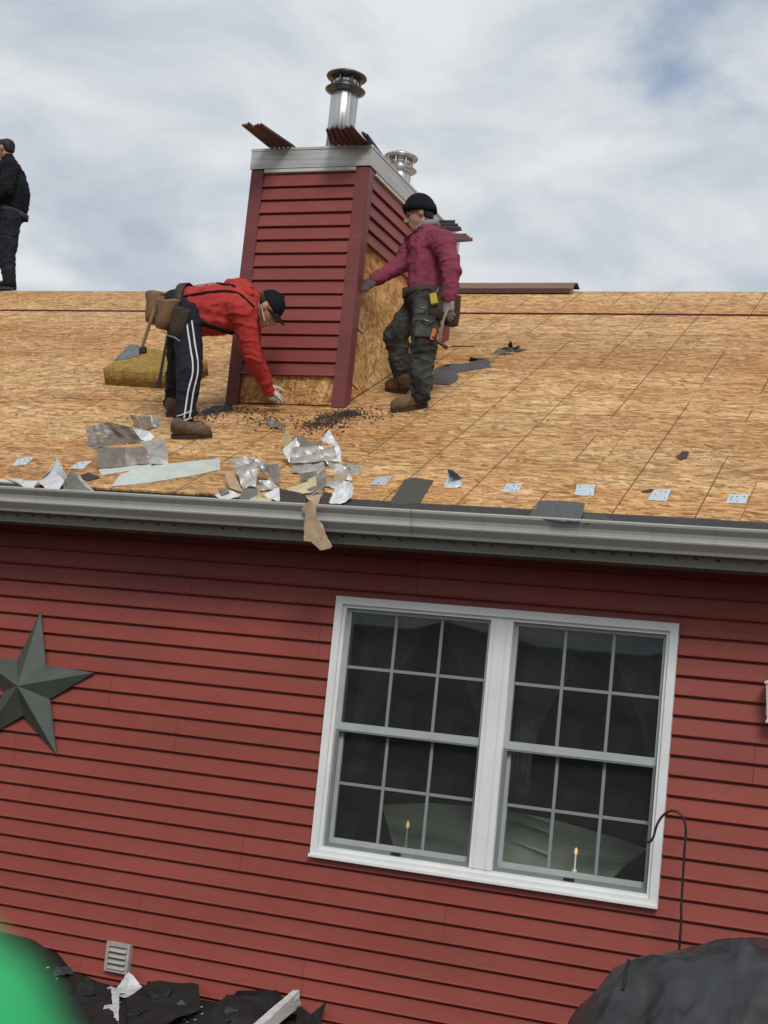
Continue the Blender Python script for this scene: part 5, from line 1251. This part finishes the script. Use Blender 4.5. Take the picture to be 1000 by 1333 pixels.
# shingles
poly_sheet('shingle', [(527,624.5,.004),(541,622.5,.006),(564.5,626,.004),(545,657.5,.002),(506,656.5,.002)], [(0,1,2,3,4)], M_SHGD, 'dark rectangular shingle piece lying flat near the eave', 'shingle', seed=61, crumple=.0012, thick=.004)
poly_sheet('shingle', [(703,652.5,.020),(730,652.5,.024),(762,655.5,.022),(754,680,.012),(722,679,.010),(689,674,.012)], [(0,1,4,5),(1,2,3,4)], M_SHGL, 'grey shingle piece curling at the eave', 'shingle', seed=62, crumple=.004, thick=.005)
poly_sheet('shingle_scrap', [(757,668,.008),(785,669,.010),(802,681,.008),(760,681,.008)], [(0,1,2,3)], M_SHGD, 'dark shingle remnant beside the grey eave shingle', 'shingle', seed=63, crumple=.002, thick=.004)
# felt pieces uphill of the person in maroon
poly_sheet('felt_scrap', [(566,480,.02),(583,474,.05),(600,473.5,.04),(617,471,.05),(636,467,.05),(640,478,.0),(618,482,.0),(595,486,.0),(597,494,.0),(585,502,.0),(563,500,.0)], [(0,1,2,7),(2,3,6,7),(3,4,5,6),(0,7,8,9,10)], M_SHGL, 'dark grey folded shingle strip uphill of the person in maroon', 'shingle', seed=64, crumple=.008, cuts=3, thick=.004)
poly_sheet('felt_scrap', [(610,468,.03),(613,465,.05),(624,467,.03),(636,466,.05),(636,470,.03),(612,471,.01)], [(0,1,2,5),(2,3,4,5)], M_DKBR, 'small dark curled scrap behind the folded shingle strip', 'shingle', seed=65, crumple=.006)
poly_sheet('felt_scrap', [(638,461,.0),(650,453,.03),(662,451,.06),(672,455,.03),(688,454,.01),(674,459,.0),(664,457,.03),(655,462,.0)], [(0,1,6,7),(1,2,6),(2,3,5,6),(3,4,5)], M_OLIVE, 'torn grey-brown scrap lying alone high on the deck', 'shingle', seed=66, crumple=.008)
poly_sheet('felt_scrap', [(661,452,.04),(664,443,.11),(667,446,.10),(668,452,.05),(676,449,.05),(677,453,.03),(664,459,.01)], [(0,1,2,3),(0,3,4,5,6)], M_DKBR, 'black upright shred on the lone grey-brown scrap', 'shingle', seed=67, crumple=.004)
poly_sheet('wood_sliver', [(588,449.5,.01),(618,450,.01),(618,451.5,.0),(588,451.5,.0)], [(0,1,2,3)], M_BRDK, 'thin brown sliver on the deck behind the person in maroon', 'sliver', seed=68, crumple=.002, cuts=1)
poly_sheet('dry_leaf', [(880,594,.01),(888,588,.02),(897,589,.015),(894,596,.008),(886,600,.0)], [(0,1,2,3,4)], M_BRDK, 'curled dark red leaf lying on the open deck', 'leaf', seed=69, crumple=.012, cuts=3)
poly_sheet('shingle_scrap', [(344,546,.03),(349,543,.04),(358,549,.02),(371,552,.01),(366,560,.0),(354,557,.0)], [(0,1,2,5),(2,3,4,5)], M_TAUPE, 'curled bark-like brown scrap below the chimney foot', 'shingle', seed=70, crumple=.010)
# --- wood slivers on the chimney side: bent nails
for (px0, py0, px1, py1, lab) in ((462, 426, 472, 434, 'upper'), (456, 498, 465, 507, 'lower')):
    d0 = ray(px0, py0); a = CAM + d0 * ((KX1 - CAM.x) / d0.x); d1 = ray(px1, py1); b = CAM + d1 * ((KX1 + .07 - CAM.x) / d1.x)
    bm = bmesh.new(); tube(bm, [a + V((-.01, 0, 0)), a.lerp(b, .5), b], .0055, 6); o = finish('nail_stub', bm_mesh(bm), M_BRDK, chim)
# --- dark shingle granules swept round the chimney foot
def crumbs(name, spots, n, mat, label, cat, smin, smax):
    bm = bmesh.new()
    for i in range(n):
        (px, py, sx, sy) = random.choice(spots); p = rf(random.gauss(px, sx), random.gauss(py, sy), .003); s = random.uniform(smin, smax)
        if (p.y - EY) * LS < .06: continue
        e = V((random.uniform(-1, 1), random.uniform(-1, 1), random.uniform(-1, 1))).normalized(); f = e.orthogonal().normalized(); g_ = e.cross(f)
        obox(bm, p, e * s * random.uniform(.6, 1.6), f * s * random.uniform(.25, .8), g_ * s * random.uniform(.1, .35))
    o = finish(name, bm_mesh(bm), mat); setp(o, label, cat, None, 'stuff'); return o
crumbs('shingle_crumbs', [(428, 546, 13, 3.5), (440, 541, 12, 2.5), (414, 552, 12, 3), (455, 538, 9, 2)], 1700, M_DKBR, 'dark shingle crumbs swept below the chimney corner', 'debris', .001, .0062)
crumbs('bark_crumbs', [(300, 534, 22, 2.5), (275, 537, 12, 3), (265, 545, 10, 6), (350, 548, 20, 5), (400, 560, 30, 5), (480, 540, 20, 6)], 480, M_BRDK, 'reddish brown crumbs scattered along the chimney foot', 'debris', .002, .009)
crumbs('wood_flakes', [(600, 520, 160, 40), (300, 590, 160, 25), (800, 600, 120, 30), (150, 450, 90, 20)], 150, M_BEIGE, 'pale wood flakes scattered over the deck', 'debris', .003, .008)
# black felt and dark gap along the chimney foot
poly_sheet('felt_strip', [(268,532,.006),(285,527,.010),(303,527,.012),(303,534,.004),(282,536,.002),(266,541,.0)], [(0,1,4,5),(1,2,3,4)], M_FELT, 'black felt strip running past the chimney corner trim', 'felt', seed=71, crumple=.006)
# --- insulation batt
bm = bmesh.new(); c0 = [rf(137, 501), rf(229, 507.5), rf(272, 489), rf(180, 470)]
hgt = 0.125; nx, ny = 66, 36; tp, bt = [], []
for j in range(ny + 1):
    for L_, hh in ((tp, hgt), (bt, 0.0)):
        L_.append([c0[0].lerp(c0[1], i / nx).lerp(c0[3].lerp(c0[2], i / nx), j / ny) + RN * hh for i in range(nx + 1)])
for j in range(ny + 1):
    for i in range(nx + 1):
        p = tp[j][i]; e = min(i, nx - i, j, ny - j); tp[j][i] = p + RN * (0.016 * noise.noise(p * 9) + .022 * noise.noise(p * 26) + .014 * noise.noise(p * 60) - (.010 if e == 0 else 0)) + V((.012 * noise.noise(p * 12), .012 * noise.noise(p * 13), 0))
        bt[j][i] = bt[j][i] + V((.008 * noise.noise(p * 12), .008 * noise.noise(p * 13), 0))
tv = [[bm.verts.new(p) for p in r] for r in tp]; bv_ = [[bm.verts.new(p) for p in r] for r in bt]
for j in range(ny):
    for i in range(nx):
        bm.faces.new((tv[j][i], tv[j][i+1], tv[j+1][i+1], tv[j+1][i])); bm.faces.new((bv_[j][i], bv_[j+1][i], bv_[j+1][i+1], bv_[j][i+1]))
for i in range(nx):
    bm.faces.new((tv[0][i], bv_[0][i], bv_[0][i+1], tv[0][i+1])); bm.faces.new((tv[ny][i], tv[ny][i+1], bv_[ny][i+1], bv_[ny][i]))
for j in range(ny):
    bm.faces.new((tv[j][0], tv[j+1][0], bv_[j+1][0], bv_[j][0])); bm.faces.new((tv[j][nx], bv_[j][nx], bv_[j+1][nx], tv[j+1][nx]))
o = finish('insulation_batt', bm_mesh(bm), M_WOOL, base=True, smooth=True); setp(o, 'thick mustard-brown insulation batt lying behind the person in red', 'insulation')
# --- taut string below the ridge
bm = bmesh.new(); pts = [roofp(x, 5.155 + .012 * noise.noise(V((x * .5, 0, 0))), .006) for x in [XL + i * .35 for i in range(44)]]
tube(bm, pts, .0085, 6); o = finish('string_line', bm_mesh(bm), M_STR, smooth=True); setp(o, 'thin dark red string stretched along the deck below the ridge', 'string')
# --- brown metal ridge length
bm = bmesh.new(); a, b = rf(590, 380).x, rf(750, 380).x
pr = [(RY - .14, RZ - .062), (RY - .145, RZ - .012), (RY - .10, RZ + .050), (RY, RZ + .082), (RY + .10, RZ + .050), (RY + .10, RZ + .045), (RY, RZ + .076), (RY - .095, RZ + .045), (RY - .138, RZ - .014), (RY - .134, RZ - .062)]
extr(bm, pr, a, b); me = bm_mesh(bm)
o = finish('ridge_flashing', me, M_BROWN, base=True); setp(o, 'length of brown metal flashing lying along the ridge', 'flashing')
bm = bmesh.new(); obox(bm, V(((a + b) / 2 - .02, RY - .150, RZ - .038)), V(((b - a) / 2 - .01, 0, 0)), V((0, .004, -.001)), V((0, .002, .022))); finish('hem', bm_mesh(bm), M_BRDK, o)
# --- siding off-cuts lying across the chimney top
def offcut(q, n, mat, label, seed, rib=.012):
    """ribbed strip: q = four corners (near-left, near-right, far-right, far-left), n ribs across"""
    bm = bmesh.new(); random.seed(seed); A_, B_, C_, D_ = q; up = (B_ - A_).cross(D_ - A_).normalized()
    if up.z < 0: up = -up
    row0_, row1_ = [], []
    m = n * 4
    for i in range(m + 1):
        t = i / m; h = rib * (0, 1, 1, 0)[i % 4]; e = random.uniform(-.008, .008)
        row0_.append(A_.lerp(B_, t) + up * h + (A_ - D_).normalized() * (.018 * ((i // 4) % 3) + e)); row1_.append(D_.lerp(C_, t) + up * h)
    a = [bm.verts.new(p) for p in row0_]; b = [bm.verts.new(p) for p in row1_]
    for i in range(m): bm.faces.new((a[i], a[i+1], b[i+1], b[i]))
    bmesh.ops.recalc_face_normals(bm, faces=bm.faces[:]); bmesh.ops.solidify(bm, geom=bm.faces[:], thickness=.009)
    o = finish('siding_offcut', bm_mesh(bm), mat); setp(o, label, 'siding offcut', 'siding offcuts on the chimney top'); return o
zt = KZ + .004
def top_pt(px, py): d = ray(px, py); return CAM + d * ((zt - CAM.z) / d.z)
offcut([at(314, 163, 8.42), at(346, 165, 8.42), at(385, 190.5, 8.80), at(350, 192, 8.80)], 6, M_RIBB, 'ribbed maroon siding offcut jutting from the chimney top away from the flues', 3)
offcut([at(424, 168, 8.50), at(462, 167, 8.50), at(482, 189, 8.80), at(430, 189.5, 8.80)], 6, M_RIBB, 'ribbed maroon siding offcut in front of the tall flue', 4)
offcut([at(470, 172, 8.70), at(482, 181, 8.70), at(520, 232, 9.40), at(505, 224, 9.40)], 3, M_RIBD, 'dark siding offcut lying along the side edge of the chimney top', 5)
offcut([at(592, 287, 10.25), at(595, 300, 10.15), at(560, 300, 10.15), at(560, 287, 10.25)], 3, M_RIBD, 'dark siding offcut jutting out behind the shoulder in maroon', 6)
offcut([at(607, 305, 10.50), at(611, 313, 10.35), at(572, 315, 10.35), at(572, 305, 10.50)], 3, M_RIBB, 'lower dark siding offcut at the far chimney corner', 7)

# ================================================================== DEBRIS AT THE FOOT OF THE WALL
def heightsheet(name, fn, x0, x1, y0, y1, nx, ny, mat, label, cat, thick=.004):
    bm = bmesh.new(); g_ = [[bm.verts.new((x0 + (x1 - x0) * i / nx, y0 + (y1 - y0) * j / ny, fn(x0 + (x1 - x0) * i / nx, y0 + (y1 - y0) * j / ny))) for j in range(ny + 1)] for i in range(nx + 1)]
    for i in range(nx):
        for j in range(ny): bm.faces.new((g_[i][j], g_[i+1][j], g_[i+1][j+1], g_[i][j+1]))
    bmesh.ops.recalc_face_normals(bm, faces=bm.faces[:]); bmesh.ops.solidify(bm, geom=bm.faces[:], thickness=thick)
    o = finish(name, bm_mesh(bm), mat, base=True, smooth=True); setp(o, label, cat); return o
def interp(x, tab):
    if x <= tab[0][0]: return tab[0][1]
    for (a, b), (c, d) in zip(tab, tab[1:]):
        if x <= c: t = (x - a) / (c - a); t = t * t * (3 - 2 * t); return b + (d - b) * t
    return tab[-1][1]
tabF = [(-6.2, .55), (-5.2, .90), (-4.80, .885), (-4.62, .84), (-4.45, .745), (-4.27, .715), (-4.0, .72), (-3.4, .735), (-2.9, .72), (-2.5, .52), (-2.1, .05)]
def felt_h(x, y):
    t = (WY - .03 - y); h = interp(x, tabF)
    h = h - .10 * max(0, t - .25) - 1.1 * max(0, t - .75) ** 1.2
    h += .030 * (1 - abs(noise.noise(V((x * 3.1 + y, y * 2.2, 3)))) * 2.4) * min(1, t * 4) + .016 * noise.noise(V((x * 9, y * 7, 1))) * min(1, t * 5)
    return max(.02, h)
heightsheet('felt_sheet', felt_h, -6.2, -2.1, WY - 1.5, WY - .03, 110, 50, M_FELT, 'black roofing felt heaped along the foot of the wall', 'felt sheet')
def fz(px, py, h=0.0):            # point on the heap seen at this picture place
    d = ray(px, py); y = WY - 1.4; best = None
    while y < WY - .03:
        p = CAM + d * (y / d.y)
        if p.z <= felt_h(p.x, y): best = p; break
        y += .004
    if best is None: best = CAM + d * ((WY - .06) / d.y)
    return best + V((0, -.3, .95)).normalized() * h
def heap(name, vs_, faces, mat, label, cat, seed, crumple=.005, cuts=3, thick=.002):
    return poly_sheet(name, vs_, faces, mat, label, cat, None, seed=seed, crumple=crumple, cuts=cuts, thick=thick, place=fz)
heap('flashing_scrap', [(152,1289,.02),(168,1276,.05),(186,1291,.03),(168,1302,.01),(150,1300,.005)], [(0,1,2,3,4)], M_ALUW, 'white crumpled flashing scrap below the wall vent', 'flashing', 81, .007, 4)
heap('flashing_channel', [(144,1292,.03),(156,1296,.03),(154,1345,.015),(131,1348,.005),(136,1310,.01),(147,1311,.02)], [(0,1,2,5),(5,2,3,4)], M_ALUW, 'grey bent metal channel standing below the white scrap', 'flashing', 82, .003)
heap('felt_strip', [(303,1300,.015),(310,1296.5,.03),(362,1296,.03),(368,1303,.015),(350,1307,.01),(306,1308,.005)], [(0,1,2,3,4,5)], M_FELT, 'flat black felt strip on top of the felt heap', 'felt', 83, .003, 2, .006)
heap('metal_channel', [(325,1342,.02),(383,1302,.055),(390,1302,.055),(389,1309,.04),(333,1346,.01)], [(0,1,2,3,4)], M_ALUW, 'shiny metal channel lying slanted on the felt heap', 'metal channel', 84, .0015, 2, .004)
heap('metal_channel', [(333,1348,.035),(389,1311,.05),(392,1316,.03),(346,1350,.01)], [(0,1,2,3)], M_BAND, 'dull metal length under the slanted shiny channel', 'metal channel', 85, .0015, 2, .004)
heap('felt_scrap', [(268,1345,.01),(280,1318,.05),(296,1310,.06),(345,1306,.05),(375,1308,.03),(330,1340,.02)], [(0,1,2,3,4,5)], M_FELT, 'jagged black felt piece folded on the heap', 'felt', 86, .016, 5, .004)
heap('felt_scrap', [(388,1312,.03),(404,1328,.03),(426,1319,.07),(416,1338,.02),(420,1352,.005),(385,1350,.0)], [(0,1,3,4,5),(1,2,3)], M_FELT, 'spiky black felt piece at the end of the heap', 'felt', 87, .010, 4, .004)
heap('felt_scrap', [(165,1304,.02),(200,1287,.045),(258,1289,.04),(262,1318,.02),(200,1340,.015),(168,1345,.005)], [(0,1,2,3,4,5)], M_FELT, 'grey-black felt panel lying flat below the wall vent', 'felt', 88, .010, 5, .004)
_rh = random.Random(11)
for n_i, (cx_, cy_, sz, mt, lab, ct) in enumerate(((205, 1300, 26, M_FELT, 'curled black felt shred on the heap below the wall vent', 'felt'), (236, 1322, 24, M_SHGD, 'grey shingle shred near the jagged felt piece', 'shingle'), (110, 1290, 24, M_FELT, 'black felt shred beside the grey bent channel', 'felt'), (300, 1330, 22, M_STRIP, 'dark granular strip beside the shiny channel', 'shingle'), (180, 1325, 20, M_FELT, 'torn black felt corner behind the bent channel', 'felt'), (360, 1322, 22, M_FELT, 'creased felt flap under the dull metal length', 'felt'), (85, 1268, 22, M_STRIP, 'dark torn strip high on the heap near the green cloth', 'shingle'))):
    k_ = 7; vs_ = []
    for i in range(k_):
        a = 2 * math.pi * i / k_ + _rh.uniform(-.3, .3); rr_ = sz * _rh.uniform(.45, 1.0); vs_.append((cx_ + math.cos(a) * rr_, cy_ + math.sin(a) * rr_ * .42, _rh.uniform(0.002, .055)))
    heap('felt_scrap', vs_, [tuple(range(k_))], mt, lab, ct, 100 + n_i, .018, 6, .003)
def specks():
    bm = bmesh.new(); random.seed(4)
    for (px, py, sx, sy, n) in ((72, 1268, 9, 6, 9), (250, 1318, 10, 8, 12), (175, 1300, 10, 5, 8), (143, 1287, 3, 2, 5), (330, 1325, 20, 8, 8)):
        for i in range(n):
            p = fz(random.gauss(px, sx), random.gauss(py, sy), .006); s = random.uniform(.004, .011)
            obox(bm, p, V((s, 0, .2 * s)), V((0, s * .7, 0)), V((0, 0, s * .3)))
    o = finish('paint_chips', bm_mesh(bm), M_ALUW); setp(o, 'white chips scattered over the black felt heap', 'chips', None, 'stuff')
specks()
# black tarp over something bulky by the hook
yt = 6.55
tt = [at(px, py, yt) for px, py in ((736, 1345), (752, 1318), (768, 1299), (800, 1266), (830, 1254), (880, 1242), (930, 1231), (975, 1226), (1000, 1232), (1040, 1245))]
tabT = [(-3, .0), (tt[0].x - .30, .02), (tt[0].x - .06, tt[0].z - .22)] + [(p.x, p.z) for p in tt] + [(tt[-1].x + .5, tt[-1].z - .12), (tt[-1].x + .9, .55), (tt[-1].x + 1.2, .02)]
def lerp_tab(x, tab):
    for (a, b), (c, d) in zip(tab, tab[1:]):
        if a <= x <= c: return b + (d - b) * (x - a) / (c - a)
    return tab[-1][1]
def tarp_h(x, y):
    h = lerp_tab(x, tabT); dy = yt - y
    if dy > 0: h -= .10 * dy + .9 * max(0, dy - .18) ** 1.25
    else: h -= .35 * dy * dy + .75 * max(0, -dy - .42) ** 1.0
    q = V((x * 2.1 + y * .9, y * 1.3 - x * .6, 0)); fold = 1 - abs(noise.noise(q * 1.6)) * 2.6
    fold2 = 1 - abs(noise.noise(q * 3.9 + V((5, 2, 1)))) * 2.4
    k = min(1, max(0.0, h) * 3)
    vo = lambda a, b, c: noise.voronoi(V((a, b, c)))[0]
    wx = .22 * noise.noise(V((x * 3, y * 3, 1))); wy = .22 * noise.noise(V((x * 3, y * 3, 6)))
    d1 = vo(x * 3.4 + y * 1.6 + wx, y * 1.9 - x * .8 + wy, 3.3); d2 = vo(x * 9.5 - y * 3.0 + wx * 2, y * 5.2 + x * 2.2, 8.1); d3 = vo(x * 17 + y * 5, y * 13 - x * 4, 2.2)
    cr_ = max(0.0, 1 - abs(noise.noise(V((x * 3.1 + y * 2.3, y * .55 + x * .3, 7.7)))) * 7)        # long pulled creases
    h += k * (.010 * fold + .080 * (d1[0] - .35) + .036 * (d2[0] - .35) + .012 * (d3[0] - .35) + .020 * cr_ + .002 * noise.noise(V((x * 30, y * 26, 2)))) * (1 if dy > .02 else .4)
    return max(.015, h)
tarp_ = heightsheet('tarp_cover', tarp_h, tt[0].x - .32, tt[-1].x + 1.2, 5.6, WY - .05, 300, 220, M_TARP, 'wrinkled black tarp draped over a bulky object below the hook', 'tarp')
bm = bmesh.new(); a = at(818, 1262, 6.40); a.z = tarp_h(a.x, a.y) + .004
pp = []
for i in range(8):
    x = a.x + .012 * i / 7; y = a.y - .16 * i / 7; pp.append(V((x, y, tarp_h(x, y) + .006)))
tube(bm, pp, .006, 6); o = finish('tarp_cord', bm_mesh(bm), M_FELT); o.parent = tarp_; o.location = WLOC[o] - WLOC[tarp_]

# ================================================================== GREEN CLOTH CLOSE TO THE LENS
gd = 0.17
def near(px, py, d): return CAM + ray(px, py) / FPX * d
gc = near(-152, 1446, gd); gr = 262 / FPX * gd
rt, dn_, fw = RM.col[0], RM.col[1], RM.col[2]
me = blob([[B(gc, gr), B(gc - rt * .05 + dn_ * .03 + fw * .02, gr * 1.25)], [B(gc + dn_ * .02, gr * .98), B(gc - rt * .02 + dn_ * .10 + fw * .03, gr * 1.4)]], .0022, 4, .0012, 55, 3)
o = finish('green_cloth', me, M_GREEN, smooth=True); setp(o, 'bright green cloth blurred by being close to the lens', 'cloth')
